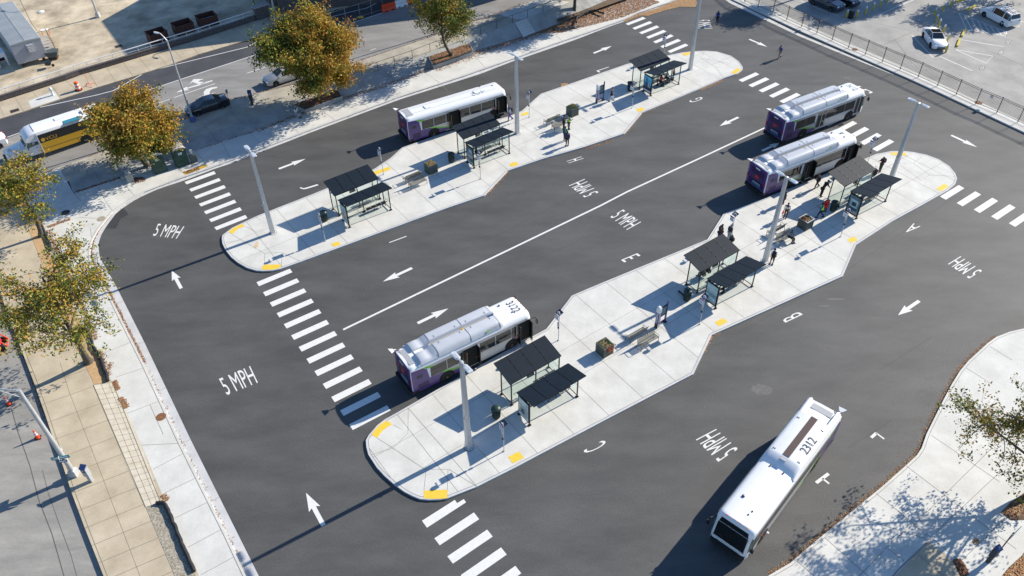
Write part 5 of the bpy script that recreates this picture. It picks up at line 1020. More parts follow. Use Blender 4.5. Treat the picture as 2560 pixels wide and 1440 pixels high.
for k, (x, y) in enumerate([(830, 68), (866, 56), (901, 44.5), (930, 35.5), (958, 26)]):
    p = PU(x, y, -.1)-o0; mb = MB(); mb.tube(p, p+Vector((0, 0, 1.9)), .02, 'galv', n=5); mb.build('post', t)
    if prev is not None: mb = MB(); mb.tube(prev+Vector((0, 0, 1.88)), p+Vector((0, 0, 1.88)), .016, 'galv', n=5); mb.tube(prev+Vector((0, 0, .2)), p+Vector((0, 0, .2)), .016, 'galv', n=5); mb.build('panel', t)
    if k in (2,): mb = MB(); mb.loft([[p+Vector((x_*s, y_*s, z)) for x_, y_ in ((-.4, -.12), (.4, -.02), (.4, .22), (-.4, .12))] for s, z in ((1, 0), (.95, .12), (.6, .17))], 'tactile'); mb.build('foot', t)
    prev = p
o = PU(872, 8, 0); t = thing('barrier_foot', 'yellow fence foot lying on the far sidewalk', 'fence foot', o, .3); mb = MB(); mb.loft([[Vector((x_*s, y_*s, z)) for x_, y_ in ((-.5, -.2), (.35, -.2), (.45, .15), (-.45, .2))] for s, z in ((1, 0), (.95, .14), (.6, .2))], 'tactile'); mb.build('block', t); mb = MB(); mb.tube((.3, 0, .15), (.9, -.1, .06), .05, 'tactile'); mb.build('arm', t)

# ------------------------------------------------------------------ street lamps, kiosks, small street things
def street_lamp(label, loc, h, head, base_m, pole_r=(.15, .08), sign=False):
    t = thing('street_lamp', label, 'street lamp', loc); hd = Vector(head)
    mb = MB(); mb.tube((0, 0, .5), (0, 0, h), pole_r[0], 'galv', r1=pole_r[1], n=12); sm(mb.build('pole', t)); mb = MB(); mb.loft([[Vector((a*r, b*r, z)) for a, b in ((-1, -1), (1, -1), (1, 1), (-1, 1))] for r, z in ((.27, 0), (.22, .55), (.14, .6))], base_m); mb.build('base', t)
    mb = MB(); v = Vector((hd.x, hd.y, 0)); mb.path([(0, 0, h-.05), v*.35+Vector((0, 0, h+.25*(hd.z))), v*.75+Vector((0, 0, h+.5*hd.z)), v+Vector((0, 0, h+.5*hd.z))], .045, 'galv'); mb.build('arm', t)
    mb = MB(); u_ = v.normalized(); n2 = Vector((-u_.y, u_.x, 0)); c = v+Vector((0, 0, h+.5*hd.z)); mb.loft([[c+u_*a+n2*w+Vector((0, 0, z)) for w, z in ((-wd, -.04), (-wd*.6, .06), (wd*.6, .06), (wd, -.04))] for a, wd in ((-.1, .06), (.1, .15), (.45, .15), (.6, .08))], 'lamp_grey'); mb.build('lamp_head', t)
    return t
L1 = street_lamp('thick silver street lamp with street-name plates leaning over the left street', P(187, 1186, .15), 8.9, (-3.2, .2, .2), 'galv', (.17, .12))
mb = MB(); mb.tube((0, 0, 8.1), (-1.4, .1, 8.85), .03, 'galv', n=6); mb.build('brace', L1)
for z, w_, m in ((2.25, 1.15, 'sign_teal'), (1.85, .55, 'kiosk_blue')):
    mb = MB(); mb.box((.0, -.22, z), (w_, .03, .3 if w_ > 1 else .22), m, rz=R(12)); mb.box((0, -.24, z+.02), (w_*.8, .012, .1), 'sign_white', rz=R(12)); mb.build('name_plate', L1)
mb = MB(); mb.box((-.1, .05, 2.3), (.9, .03, .3), 'galv', rz=R(100)); mb.build('name_plate', L1)
street_lamp('slender street lamp beside the black sedan above the terminal', PU(483, 303), 9.4, (-.75, .35, 1.2), 'sign_blue', (.12, .07)); street_lamp('silver street lamp standing in the construction yard', PU(246, 42), 8.0, (-.9, .5, .8), 'galv', (.13, .08)); street_lamp('silver street lamp between the brick pillar and the big tree', PU(691, 52), 8.5, (.9, -.5, .8), 'galv', (.12, .08)); street_lamp('pale street lamp seen through the bare tree above the embankment', PU(1134, 68), 8.5, (-.8, .8, .8), 'galv', (.10, .07))
def kiosk(label, loc, rz, dark=False):
    t = thing('parking_kiosk', label, 'parking kiosk', loc, rz, 'parking pay kiosks'); m = 'greyd' if dark else 'vent_grey'; m = 'cloth_greyd' if dark else 'vent_grey'
    mb = MB(); mb.box((0, 0, .35), (.24, .22, .7), m); mb.box((0, 0, 1.1), (.38, .3, .85), m); mb.build('housing', t)
    mb = MB(); mb.box((0, -.155, 1.32), (.30, .012, .3), 'kiosk_blue'); mb.text('P', (-.07, -.163, 1.24), (.07, -.163, 1.24), (-.07, -.163, 1.42), 'white_plain'); mb.build('pay_panel', t)
    mb = MB(); mb.box((0, -.02, 1.62), (.42, .38, .06), 'kiosk_blue', mtx=Matrix.Rotation(R(25), 3, 'X')); mb.build('solar_panel', t)
    return t
kiosk('grey parking kiosk with a blue P on the brown sidewalk at the lower left', P(229, 1202, .15), R(-10)); kiosk('dark parking kiosk in the tree shade above the embankment', PU(631, 261), R(10), True); kiosk('dark parking kiosk in the shadow at the lower right corner', P(2470, 1404, .15), R(25), True)
t = thing('parking_sign', 'small teal street sign on a rusty post at the lower right corner', 'sign', P(2503, 1372, .15), R(35)); mb = MB(); mb.tube((0, 0, 0), (0, 0, 1.9), .04, 'rusty', n=6); mb.build('post', t); mb = MB(); mb.box((.05, -.06, 2.0), (1.0, .03, .32), 'sign_teal'); mb.box((.05, -.08, 2.02), (.7, .01, .1), 'sign_white'); mb.build('plate', t); mb = MB(); mb.box((-.05, -.06, 1.65), (.5, .03, .24), 'kiosk_blue'); mb.build('lower_plate', t)
t = thing('parking_sign', 'small parking sign on a thin post behind the black sedan', 'sign', PU(578, 272), R(60)); mb = MB(); mb.tube((0, 0, 0), (0, 0, 2.3), .025, 'dark_green', n=6); mb.build('post', t); mb = MB(); mb.box((0, -.04, 2.15), (.32, .02, .46), 'sign_teal'); mb.build('plate', t)
t = thing('hydrant', 'white hydrant with a bent top on the light slab of the far sidewalk', 'hydrant', PU(133, 238), 0); mb = MB(); mb.tube((0, 0, 0), (0, 0, .75), .12, 'hydrant', n=12); mb.build('barrel', t); mb = MB(); mb.lathe([(.17, .75), (.17, .85), (.1, .98), (0, 1.02)], 'hydrant', n=14); mb.tube((-.2, 0, .62), (.2, 0, .62), .06, 'hydrant', n=8); mb.build('cap', t)
t = thing('traffic_barrel', 'orange and white striped traffic barrel on the far sidewalk', 'traffic barrel', PU(197, 225), 0)
mb = MB(); zs = [0, .08, .26, .44, .62, .80, 1.0]
for k in range(1, 6): mb.lathe([(.30-.012*k, zs[k]), (.30-.012*(k+1), zs[k+1])], 'orange' if k % 2 else 'reflective', n=18, close=False)
mb.lathe([(.22, 1.0), (.16, 1.06), (0, 1.06)], 'orange', n=18, close=False); mb.build('drum', t); mb = MB(); mb.lathe([(.42, 0), (.42, .07), (.3, .09)], 'black_rubber', n=18); mb.build('rubber_base', t)
t = thing('sign_stand', 'orange folding sign stand with spread legs beside the traffic barrel', 'sign stand', PU(224, 213), .3)
for k in range(4): a = k*math.pi/2+.4; mb = MB(); mb.tube((0, 0, .25), (math.cos(a)*.75, math.sin(a)*.75, .02), .025, 'red_orange', n=5); mb.build('leg', t)
mb = MB(); mb.tube((0, 0, .2), (-.1, .1, 1.5), .02, 'red_orange', n=5); mb.build('mast', t)
def cone(label, loc, rz, group):
    t = thing('traffic_cone', label, 'traffic cone', loc, rz, group)
    mb = MB(); mb.lathe([(.165, .03), (.115, .38)], 'red_orange', n=18, close=False); mb.lathe([(.115, .38), (.095, .50)], 'reflective', n=18, close=False); mb.lathe([(.095, .50), (.083, .58)], 'red_orange', n=18, close=False); mb.lathe([(.083, .58), (.065, .68)], 'reflective', n=18, close=False); mb.lathe([(.065, .68), (.035, .90), (0, .91)], 'red_orange', n=18, close=False); sm(wel(mb.build('cone_body', t))); mb = MB(); mb.box((0, 0, .02), (.4, .4, .04), 'black_rubber'); mb.build('rubber_base', t); return t
once(cone, [(P(95.5, 1095, -.05), .3, 'orange traffic cone nearer the silver street lamp, with its whole shadow in the sun'), (P(23, 1011, -.05), .8, 'orange traffic cone close to the left edge in the tree shadow')], 'orange traffic cones on the left street')
def toilet(label, bl, br):
    p, q = P(*bl, .15), P(*br, .15); rz = ang(p, q); w_ = (q-p).length; t = thing('portable_toilet', label, 'portable toilet', p, rz, 'dark green portable toilets'); dd = 1.15
    mb = MB(); mb.box((w_/2, dd/2, 1.02), (w_, dd, 1.9), 'porta_green')
    for k in range(5): mb.box((w_+.01, .15+k*.2, 1.0), (.03, .05, 1.6), 'porta_green'); mb.box((-.01, .15+k*.2, 1.0), (.03, .05, 1.6), 'porta_green')
    mb.build('cabin', t); mb = MB(); mb.box((w_/2, -.02, 1.0), (w_*.72, .04, 1.72), 'porta_green'); mb.box((w_/2, -.05, .7), (w_*.5, .02, .03), 'black_ink'); mb.box((w_*.75, -.05, 1.0), (.05, .04, .14), 'black_metal'); mb.build('door', t)
    mb = MB(); mb.box((w_*.5, -.055, 1.55), (.36, .012, .22), 'white_plain'); mb.box((w_*.5, -.063, 1.55), (.28, .01, .07), 'sign_blue'); mb.build('sticker', t)
    mb = MB(); ar = [(w_*(.5-.5*math.cos(a)), 1.97+.26*math.sin(a)) for a in np.linspace(0, math.pi, 12)]; mb.loft([[Vector((x, y, z)) for x, z in ar]+[Vector((w_, y, 1.93)), Vector((0, y, 1.93))] for y in (0, dd)], 'porta_roof'); mb.build('roof', t)
    mb = MB(); mb.path([Vector((x, -.01, z)) for x, z in ar], .035, 'white_plain'); mb.build('roof_trim', t); mb = MB(); mb.tube((w_*.82, dd*.8, 1.9), (w_*.82, dd*.8, 2.45), .05, 'porta_roof'); mb.build('vent_pipe', t)
    for x in (.1, w_-.1): mb = MB(); mb.box((x, dd/2, .035), (.12, dd, .07), 'black_rubber'); mb.build('skid', t)
toilet('dark green portable toilet on the left, nearer the tree', (388, 437), (420, 427)); toilet('dark green portable toilet on the right, next to the hand-wash stand', (445, 421.5), (476, 411))
t = thing('hand_wash_stand', 'grey-green hand-wash stand beside the right portable toilet', 'wash stand', P(486, 405, .15), AX); mb = MB(); mb.loft([[Vector((a*r, b*r*.8, z)) for a, b in ((-1, -1), (1, -1), (1, 1), (-1, 1))] for r, z in ((.28, 0), (.33, .75), (.30, .9))], 'olive'); mb.build('tank', t); mb = MB(); mb.box((0, .1, 1.15), (.25, .14, .5), 'galv'); mb.tube((0, 0, .95), (0, -.12, 1.05), .03, 'galv'); mb.build('tap_column', t)
t = thing('waste_bin', 'pale concrete waste bin with a bag on top beside the leaves at the corner', 'waste bin', P(327, 452, .15), .5); mb = MB(); mb.loft([[Vector((a*r, b*r, z)) for a, b in ((-1, -1), (1, -1), (1, 1), (-1, 1))] for r, z in ((.30, 0), (.36, .85), (.36, .92))], 'concrete_slope'); mb.build('bin_body', t); mb = MB(); mb.lathe([(.3, .93), (.22, 1.05), (.28, 1.15), (.1, 1.28), (0, 1.3)], 'vent_grey', n=9); mb.build('bag', t)
# silt socks
def sock(label, pts, fn=P, z=.15, r=.13):
    q = [fn(x, y, z)+Vector((0, 0, r*.9)) for x, y in pts]; q = resample(q, 26); q = [p+Vector((random.uniform(-.03, .03), random.uniform(-.03, .03), random.uniform(-.01, .02))) for p in q]
    mb = MB(); rings = []
    for i, p in enumerate(q):
        a, b = q[max(i-1, 0)], q[min(i+1, 25)]; u_ = (b-a).normalized(); n1 = u_.cross(Vector((0, 0, 1))).normalized(); rr = r*random.uniform(.85, 1.1); rings.append([p+n1*math.cos(t)*rr+Vector((0, 0, math.sin(t)*rr)) for t in np.linspace(0, 2*math.pi, 9)[:-1]])
    mb.loft(rings, 'sock'); o = sm(wel(mb.build('silt_sock'))); tag(o, label, 'silt sock', 'black silt socks along the planting beds'); return o
sock('black silt sock along the gravel bed at the lower left', [(390, 1260), (404, 1257.5), (415.7, 1265), (427.5, 1293.6), (441.6, 1326.6), (453.4, 1357), (470, 1392.7), (487, 1431)]); sock('black silt sock beside the mulch bed at the foot of the large left tree', [(221, 829), (232.5, 865), (249, 889), (257, 910), (260.6, 924), (270, 943), (271, 954)]); sock('black silt sock by the upper left planting strip', [(99, 552), (112, 580), (122, 605), (130, 628)]); sock('black silt sock on the leaf-covered bank at the top', [(1440, 58), (1442, 47), (1465, 32), (1487, 27), (1500, 33), (1509, 36)], P, .35); sock('dark silt sock along the front of the square tree bed', [(1084, 163), (1115, 153), (1150, 141), (1182, 128)], P, .70, .10)

# yard things
q = [PU(51.7, 172, .05), PU(124, 150, .05)]; rz = ang(*q); w_ = (q[1]-q[0]).length; t = thing('office_trailer', 'long grey site office trailer in the yard at the upper left', 'trailer', q[0], rz); Lt = 13.5
mb = MB(); mb.box((w_/2, Lt/2, 1.75), (w_, Lt, 2.4), 'trailer_side')
for k in range(26): mb.box(((k+.5)*w_/26, -.012, 1.75), (w_/52, .03, 2.4), 'trailer_side')
for k in range(60): mb.box((w_+.01, (k+.5)*Lt/60, 1.75), (.03, Lt/130, 2.4), 'trailer_side')
mb.build('body', t); mb = MB(); mb.loft([[Vector((x, y, z)) for x, z in ((-.08, 2.9), (0, 3.03), (w_/2, 3.14), (w_, 3.03), (w_+.08, 2.9))] for y in (-.06, Lt+.06)], 'trailer_metal'); mb.box((w_/2, Lt/2, 3.16), (.03, Lt, .02), 'galv'); mb.build('roof', t)
mb = MB(); mb.box((w_*.58, -.2, 2.1), (.75, .4, .95), 'vent_grey')
for k in range(4): mb.box((w_*.58, -.41, 1.8+k*.18), (.62, .02, .05), 'white_plain')
mb.build('air_conditioner', t)
for x in (.5, w_-.5): mb = MB(); mb.tube((x, 3, .35), (x, 3.0001+.2, .35), .35, 'black_rubber', n=14); mb.build('wheel', t); mb = MB(); mb.box((x, .6, .3), (.3, .3, .55), 'rusty'); mb.build('jack_stand', t)
for y in (2.5, 6.5, 10): mb = MB(); mb.box((w_+.04, y, 2.0), (.03, .9, .7), 'dark_glass'); mb.build('window', t)
mb = MB(); mb.box((w_+.04, 4.6, 1.6), (.04, .95, 2.0), 'white_plain'); mb.build('door', t)
t = thing('wooden_steps', 'grey timber steps on the right side of the office trailer', 'steps', q[0]+Matrix.Rotation(rz, 3, 'Z') @ Vector((w_+.1, 3.2, -.05)), rz)
for k in range(5): mb = MB(); mb.box((.7, 1.6-k*.42, 1.0-k*.2), (1.2, .4, .05), 'vent_grey'); mb.build('tread', t)
mb = MB(); mb.box((.1, .8, .55), (.06, 2.2, .12), 'wood', mtx=Matrix.Rotation(R(26), 3, 'X')); mb.box((1.35, .8, .55), (.06, 2.2, .12), 'wood', mtx=Matrix.Rotation(R(26), 3, 'X')); mb.tube((1.35, 1.7, 1.0), (1.35, 1.7, 2.0), .04, 'wood'); mb.tube((1.35, -.1, .2), (1.35, -.1, 1.1), .04, 'wood'); mb.tube((1.35, 1.7, 2.0), (1.35, -.1, 1.1), .04, 'wood'); mb.build('stringer', t)
t = thing('folding_table', 'small red and white folding table beside the trailer steps', 'table', PU(117, 88), .4); mb = MB(); mb.box((0, 0, .75), (.9, .5, .04), 'white_plain'); mb.build('tabletop', t)
for x, y in ((-.4, -.2), (.4, -.2), (-.4, .2), (.4, .2)): mb = MB(); mb.tube((x, y, 0), (x, y, .74), .02, 'red_orange', n=5); mb.build('leg', t)
t = thing('tipping_hopper', 'dark green tipping hopper beside the corrugated end of the trailer', 'hopper', PU(136, 146), rz-.4); mb = MB()
prof = [(-.55, .35), (.55, .35), (.85, 1.0), (-.85, 1.0)]
mb.loft([[Vector((x*.9, y, z)) for x, z in prof] for y in (-.5, .5)], 'olive', caps=False); mb.box((0, 0, .36), (1.0, .98, .03), 'olive')
for s in (-1, 1): mb.extr([(x*.9, s*.5, z) for x, z in prof], (0, s*.03, 0), 'olive')
mb.box((0, 0, .7), (1.1, .8, .02), 'interior'); mb.build('bucket', t); mb = MB(); mb.box((0, 0, .15), (1.0, .9, .14), 'rusty'); mb.box((.3, 0, .3), (.1, .8, .2), 'black_metal'); mb.build('base_frame', t)
t = thing('wheelbarrow', 'small black wheelbarrow on the pale stain near the trailer', 'wheelbarrow', PU(124, 168), .4); mb = MB(); mb.loft([[Vector((x*s, y*s, z)) for x, y in ((-1, -1), (1, -1), (1, 1), (-1, 1))] for s, z in ((.2, .3), (.36, .55))], 'black_metal'); mb.build('tray', t); mb = MB(); mb.tube((.45, -.04, .17), (.45, .04, .17), .17, 'black_rubber', n=14); mb.build('wheel', t); mb = MB(); mb.tube((.4, -.2, .2), (-.9, -.28, .6), .02, 'wood', n=5); mb.tube((.4, .2, .2), (-.9, .28, .6), .02, 'wood', n=5); mb.build('handle', t)
t = thing('generator_cabinet', 'white cabinet on legs left of the trailer at the picture edge', 'cabinet', PU(11, 168), rz); mb = MB(); mb.box((.1, .8, 1.25), (1.2, 1.6, 1.0), 'white_paint'); mb.box((.1, -.02, 1.0), (.7, .03, .4), 'interior'); mb.build('housing', t)
for x in (-.4, .6):
    for y in (.1, 1.5): mb = MB(); mb.box((x, y, .38), (.16, .16, .76), 'white_paint'); mb.build('leg', t)
t = thing('lid', 'small white lid lying on the sandy yard above the trailer', 'lid', PU(103, 29.5), 0); mb = MB(); mb.lathe([(.42, .0), (.40, .06), (.15, .14), (0, .15)], 'white_plain', n=16); mb.build('lid', t)
for k, (a, b, lab) in enumerate([((383, 113), (424, 99), 'open rusty skip in the shaded yard behind the wall, left of three'), ((446, 91), (489, 77), 'open rusty skip in the shaded yard behind the wall, middle of three'), ((505, 72), (548, 59), 'open rusty skip with a blue sheet inside, right of three')]):
    p, q_ = PU(*a), PU(*b); t = thing('open_skip', lab, 'skip', p, ang(p, q_), 'open skips behind the wall'); w2 = (q_-p).length; d2 = 1.7
    for c, d in (((w2/2, 0, .6), (w2, .06, 1.2)), ((w2/2, d2, .6), (w2, .06, 1.2)), ((0, d2/2, .6), (.06, d2, 1.2)), ((w2, d2/2, .6), (.06, d2, 1.2))): mb = MB(); mb.box(c, d, 'rusty'); mb.build('side', t)
    mb = MB(); mb.box((w2/2, d2/2, .2), (w2-.1, d2-.1, .2), 'interior'); mb.build('floor_plate', t); mb = MB()
    for c, d in (((w2/2, -.03, 1.2), (w2+.1, .08, .08)), ((w2/2, d2+.03, 1.2), (w2+.1, .08, .08)), ((-.03, d2/2, 1.2), (.08, d2, .08)), ((w2+.03, d2/2, 1.2), (.08, d2, .08))): mb.box(c, d, 'rusty')
    mb.build('rim', t)
    if k == 2: mb = MB(); mb.box((w2/2, .5, .9), (w2*.7, .7, .04), 'teal'); mb.build('sheet', t)
# orange machine at the left edge
t = thing('wheeled_machine', 'orange-framed wheeled machine cut off by the left edge', 'machine', P(4, 868, -.05), R(20)); mb = MB(); mb.path([(-.8, -.45, .35), (.6, -.45, .35), (.6, .45, .35), (-.8, .45, .35)], .05, 'red_orange'); mb.path([(.6, -.45, .35), (.1, -.4, 1.3), (-.6, -.4, 1.2)], .04, 'red_orange'); mb.path([(.6, .45, .35), (.1, .4, 1.3), (-.6, .4, 1.2)], .04, 'red_orange'); mb.build('frame', t); mb = MB(); mb.box((-.3, 0, .75), (.9, .7, .6), 'red_sign'); mb.build('engine_cover', t)
for y in (-.5, .5): mb = MB(); mb.tube((.2, y-.08, .3), (.2, y+.08, .3), .3, 'black_rubber', n=16); mb.build('wheel', t)
# posts in the car park
def bollard(label, loc, rz, group):
    t = thing('bollard', label, 'bollard', loc, rz, group); mb = MB(); mb.tube((0, 0, 0), (0, 0, .85), .11, 'yellow_paint', n=12); mb.build('post', t); mb = MB(); mb.lathe([(.115, .85), (.115, 1.0), (.07, 1.08), (0, 1.1)], 'hydrant', n=12); mb.build('cap', t); return t
bl = [(2116, 43.8, 'yellow bollard next to the black bin, closest to the dark SUV'), (2140.7, 44.5, 'yellow bollard just right of the black bin'), (2162.6, 35.7, 'third yellow bollard from the black bin'), (2181.6, 25.5, 'fourth yellow bollard going up from the black bin'), (2199, 17.5, 'fifth yellow bollard going up from the black bin'), (2217.3, 5.8, 'yellow bollard at the top edge right of the SUVs'), (2335.4, 39.4, 'yellow bollard at the left end of the upper row of three'), (2355.8, 28.4, 'yellow bollard in the middle of the upper row of three'), (2376, 16.8, 'yellow bollard at the right end of the upper row of three'), (2339, 56, 'yellow bollard just above the roof of the white sedan'), (2345.6, 67.8, 'yellow bollard behind the white sedan roof'), (2357, 82.4, 'yellow bollard beside the windshield of the white sedan'), (2366.8, 104, 'yellow bollard beside the bonnet of the white sedan'), (2364, 131, 'yellow bollard at the front corner of the white sedan')]
once(bollard, [(P(x, y, .12), 0, l) for x, y, l in bl], 'yellow posts in the parking lot')
t = thing('black_bin', 'black bin between two yellow bollards near the SUVs', 'bin', P(2126, 46, .12), AX); mb = MB(); mb.box((0, 0, .5), (.5, .5, 1.0), 'black_rubber'); mb.build('bin_body', t); mb = MB(); mb.box((0, 0, 1.05), (.56, .56, .1), 'black_metal'); mb.build('lid', t)
def wstop(label, a, b):
    p, q = P(*a, .12), P(*b, .12); L_ = (q-p).length; t = thing('wheel_stop', label, 'wheel stop', (p+q)/2, ang(p, q), 'yellow wheel stops'); mb = MB(); mb.loft([[Vector((x, y, z)) for y, z in ((-.13, 0), (-.1, .2), (.1, .2), (.13, 0))] for x in (-L_/2, L_/2)], 'yellow_paint'); mb.build('block', t); mb = MB()
    for x in (-L_*.3, L_*.3): mb.tube((x, 0, .19), (x, 0, .215), .03, 'rusty', n=8)
    mb.build('bolt', t)
wstop('yellow wheel stop in front of the white minivan', (2416, 27), (2439, 15)); wstop('yellow wheel stop left of the hatched bay, upper one', (2404, 92), (2411, 76)); wstop('yellow wheel stop right of the white sedan, lower one', (2392, 117), (2399, 99)); wstop('yellow wheel stop cut by the top edge', (2388, 5), (2412, 0))
for x, y, lab in ((540+500, 0, ''),): pass
# brick building beyond the top edge (it throws the big shadow over the yard)
sh = 11.0/math.tan(SUN_EL); of = Vector((math.cos(SUN_AZ), math.sin(SUN_AZ), 0))*sh
f_ = [PU(257.5, 51.7)+of, PU(330, 30)+of, PU(382, 14)+of]; q3 = PU(322, 140)+of
fp = [q3, f_[0], f_[2]+Vector((3, 14, 0)), f_[2]+Vector((34, 20, 0)), q3+Vector((38, -4+12, 0))]
t = thing('brick_building', 'tall brick building beyond the yard, throwing the large shadow', 'building', (0, 0, 0)); mb = MB(); zt = 11.0+ZU(f_[0].x-of.x, f_[0].y-of.y); mb.prism(fp, -1, zt, 'brick'); mb.build('wall', t)
mb = MB(); mb.prism([p+(p-sum(fp, Vector())/5).normalized()*.12 for p in fp], zt, zt+.05, 'cap_stone'); mb.build('roof', t)
a, b = fp[0], fp[1]; d = (b-a).normalized(); nn = Vector((-d.y, d.x, 0)); nn = nn if (a+nn-sum(fp, Vector())/5).length > (a-sum(fp, Vector())/5).length else -nn
for fl in range(3):
    for k in range(max(1, int((b-a).length/2.5))): c = a+d*(1.2+k*2.5)+nn*.03; c.z = 2.2+fl*3; mb = MB(); mb.box(c, (1.2, .08, 1.6), 'dark_glass', rz=math.atan2(d.y, d.x)); mb.build('window', t)
# ------------------------------------------------------------------ trees
def leafmat(name, c, c2):
    m = mat(name, c, .75, spec=.3); n = m.node_tree.nodes; l = m.node_tree.links; b = n['Principled BSDF']
    tc = n.new('ShaderNodeTexCoord'); t = n.new('ShaderNodeTexNoise'); t.inputs['Scale'].default_value = 5.0; t.inputs['Detail'].default_value = 3; l.new(tc.outputs['Object'], t.inputs['Vector'])
    r = n.new('ShaderNodeValToRGB'); r.color_ramp.elements[0].position = .38; r.color_ramp.elements[1].position = .62; r.color_ramp.elements[0].color = c+(1,); r.color_ramp.elements[1].color = c2+(1,); l.new(t.outputs[0], r.inputs[0]); l.new(r.outputs[0], b.inputs['Base Color'])
    tr = n.new('ShaderNodeBsdfTranslucent'); l.new(r.outputs[0], tr.inputs[0]); mx = n.new('ShaderNodeMixShader'); mx.inputs[0].default_value = .22; out = n['Material Output']; l.new(b.outputs[0], mx.inputs[1]); l.new(tr.outputs[0], mx.inputs[2]); l.new(mx.outputs[0], out.inputs[0])
leafmat('fol_dark', (.045, .075, .018), (.08, .115, .022)); leafmat('fol_green', (.14, .19, .028), (.24, .26, .035)); leafmat('fol_yellow', (.34, .27, .04), (.44, .32, .045)); leafmat('fol_orange', (.42, .21, .03), (.50, .28, .04)); leafmat('fol_brown', (.26, .16, .04), (.36, .22, .05))
FOL = ['fol_dark', 'fol_green', 'fol_yellow', 'fol_orange', 'fol_brown']
def tree(label, base, H, ctr, rad, nl, weights, seed, trunk_r=.22, fork=.28, tips=(11, 8, 5), leafs=.10, bare_top=0, grad=None, clump=.34, name='tree', group=None, zmin=1.6):
    rg = np.random.default_rng(seed); t = thing(name, label, 'tree', base, 0, group); base = Vector((0, 0, 0)); ctr = Vector(ctr); rad = Vector(rad)
    lean = Vector((ctr.x, ctr.y, 0))*.5
    mb = MB(); tw = MB(); tipsl = []
    def curve(a, b, r0, r1, sag, m, n=5, mbx=None, sides=5):
        pts = []; L_ = (b-a).length; off = Vector(rg.normal(0, 1, 3))*L_*.06
        for i in range(n+1):
            s = i/n; p = a.lerp(b, s)+off*math.sin(math.pi*s)+Vector((0, 0, sag*L_*math.sin(math.pi*s))); pts.append(p)
        for i in range(n): mbx.tube(pts[i], pts[i+1], r0+(r1-r0)*i/n, m, r1=r0+(r1-r0)*(i+1)/n, n=sides, cap=False)
        return pts
    top = Vector((lean.x, lean.y, H*.80))
    trunk = curve(base, top, trunk_r, trunk_r*.22, 0, 'bark', 8, mb, 9); mb.tube(base, base+Vector((0, 0, .35)), trunk_r*1.45, 'bark', r1=trunk_r, n=9)
    def inell(k):
        while True:
            v = Vector(rg.normal(0, 1, 3)); v.normalize(); q = ctr+Vector((v.x*rad.x, v.y*rad.y, v.z*rad.z))*k
            if q.z > zmin: return q
    n1, n2, n3 = tips
    for i in range(n1):
        s = fork+(1-fork)*((i+.5)/n1)**.85*.95; a = trunk[0].lerp(trunk[-1], s) if False else trunk[min(7, int(s*8))].lerp(trunk[min(8, int(s*8)+1)], s*8-int(s*8))
        az = i*2.399+rg.normal(0, .25); el = (s-.5)*1.7+rg.normal(0, .15); v = Vector((math.cos(az)*math.cos(el), math.sin(az)*math.cos(el), math.sin(el)))
        b = ctr+Vector((v.x*rad.x, v.y*rad.y, v.z*rad.z))*rg.uniform(.6, .8)
        if b.z < zmin: b.z = zmin+rg.uniform(0, .6)
        p1 = curve(a, b, trunk_r*.42*(1-.45*s), trunk_r*.12, .07, 'bark', 6, mb, 6)
        for j in range(n2):
            q = p1[2+j % 5]; v2 = (b-a).normalized()*.5+Vector(rg.normal(0, .75, 3)); v2.normalize(); c = q+Vector((v2.x*rad.x, v2.y*rad.y, v2.z*rad.z*.8))*rg.uniform(.30, .55)
            e = c-ctr; f = math.sqrt((e.x/rad.x)**2+(e.y/rad.y)**2+(e.z/rad.z)**2)
            if f > 1: c = ctr+e/f*rg.uniform(.92, 1.04)
            if c.z < zmin-.3: c.z = zmin
            p2 = curve(q, c, trunk_r*.11, trunk_r*.04, .05, 'bark', 4, tw, 4)
            for k in range(n3):
                q3 = p2[1+k % 4]; d = q3+(c-q).normalized()*rg.uniform(.2, .7)+Vector(rg.normal(0, .42, 3)); tw.tube(q3, d, trunk_r*.032, 'bark', r1=.006, n=3, cap=False); tipsl.append((q3, d))
    o = mb.build('trunk', t); sm(wel(o), 60); ob = tw.build('branches', t)
    # leaves: clustered round the twigs, tinted by limb and height
    tl = np.array([[*a, *b] for a, b in tipsl]); n_t = len(tl)
    keep = np.ones(n_t)
    if bare_top: zt = tl[:, 5]; keep = np.where(zt > ctr.z+rad.z*(1-bare_top), .12, 1.)
    keep *= rg.uniform(.35, 1.5, n_t); keep /= keep.sum()
    idx = rg.choice(n_t, nl, p=keep); s = rg.random(nl)[:, None]**.6; pos = tl[idx, :3]*(1-s)+tl[idx, 3:]*s+rg.normal(0, clump, (nl, 3))*np.array([1, 1, .62])
    tint = rg.normal(0, .6, n_t)[idx]+rg.normal(0, .55, nl)
    if grad is not None: tint += (pos-np.array(ctr))@np.array(grad)
    cw = np.cumsum(weights)/sum(weights); 
    r_ = tint.argsort().argsort()/nl; mi = np.searchsorted(cw, r_)
    u = rg.normal(0, 1, (nl, 3)); u /= np.linalg.norm(u, axis=1)[:, None]; w = rg.normal(0, 1, (nl, 3)); w -= (w*u).sum(1)[:, None]*u; w /= np.linalg.norm(w, axis=1)[:, None]
    sz = leafs*rg.uniform(.6, 1.45, nl)[:, None]; V = np.stack([pos-u*sz, pos+w*sz*.55, pos+u*sz, pos-w*sz*.55], 1).reshape(-1, 3)
    me = bpy.data.meshes.new('crown'); me.vertices.add(nl*4); me.vertices.foreach_set('co', V.ravel()); me.loops.add(nl*4); me.loops.foreach_set('vertex_index', np.arange(nl*4)); me.polygons.add(nl); me.polygons.foreach_set('loop_start', np.arange(nl)*4); me.polygons.foreach_set('loop_total', np.full(nl, 4))
    for m_ in FOL: me.materials.append(M[m_])
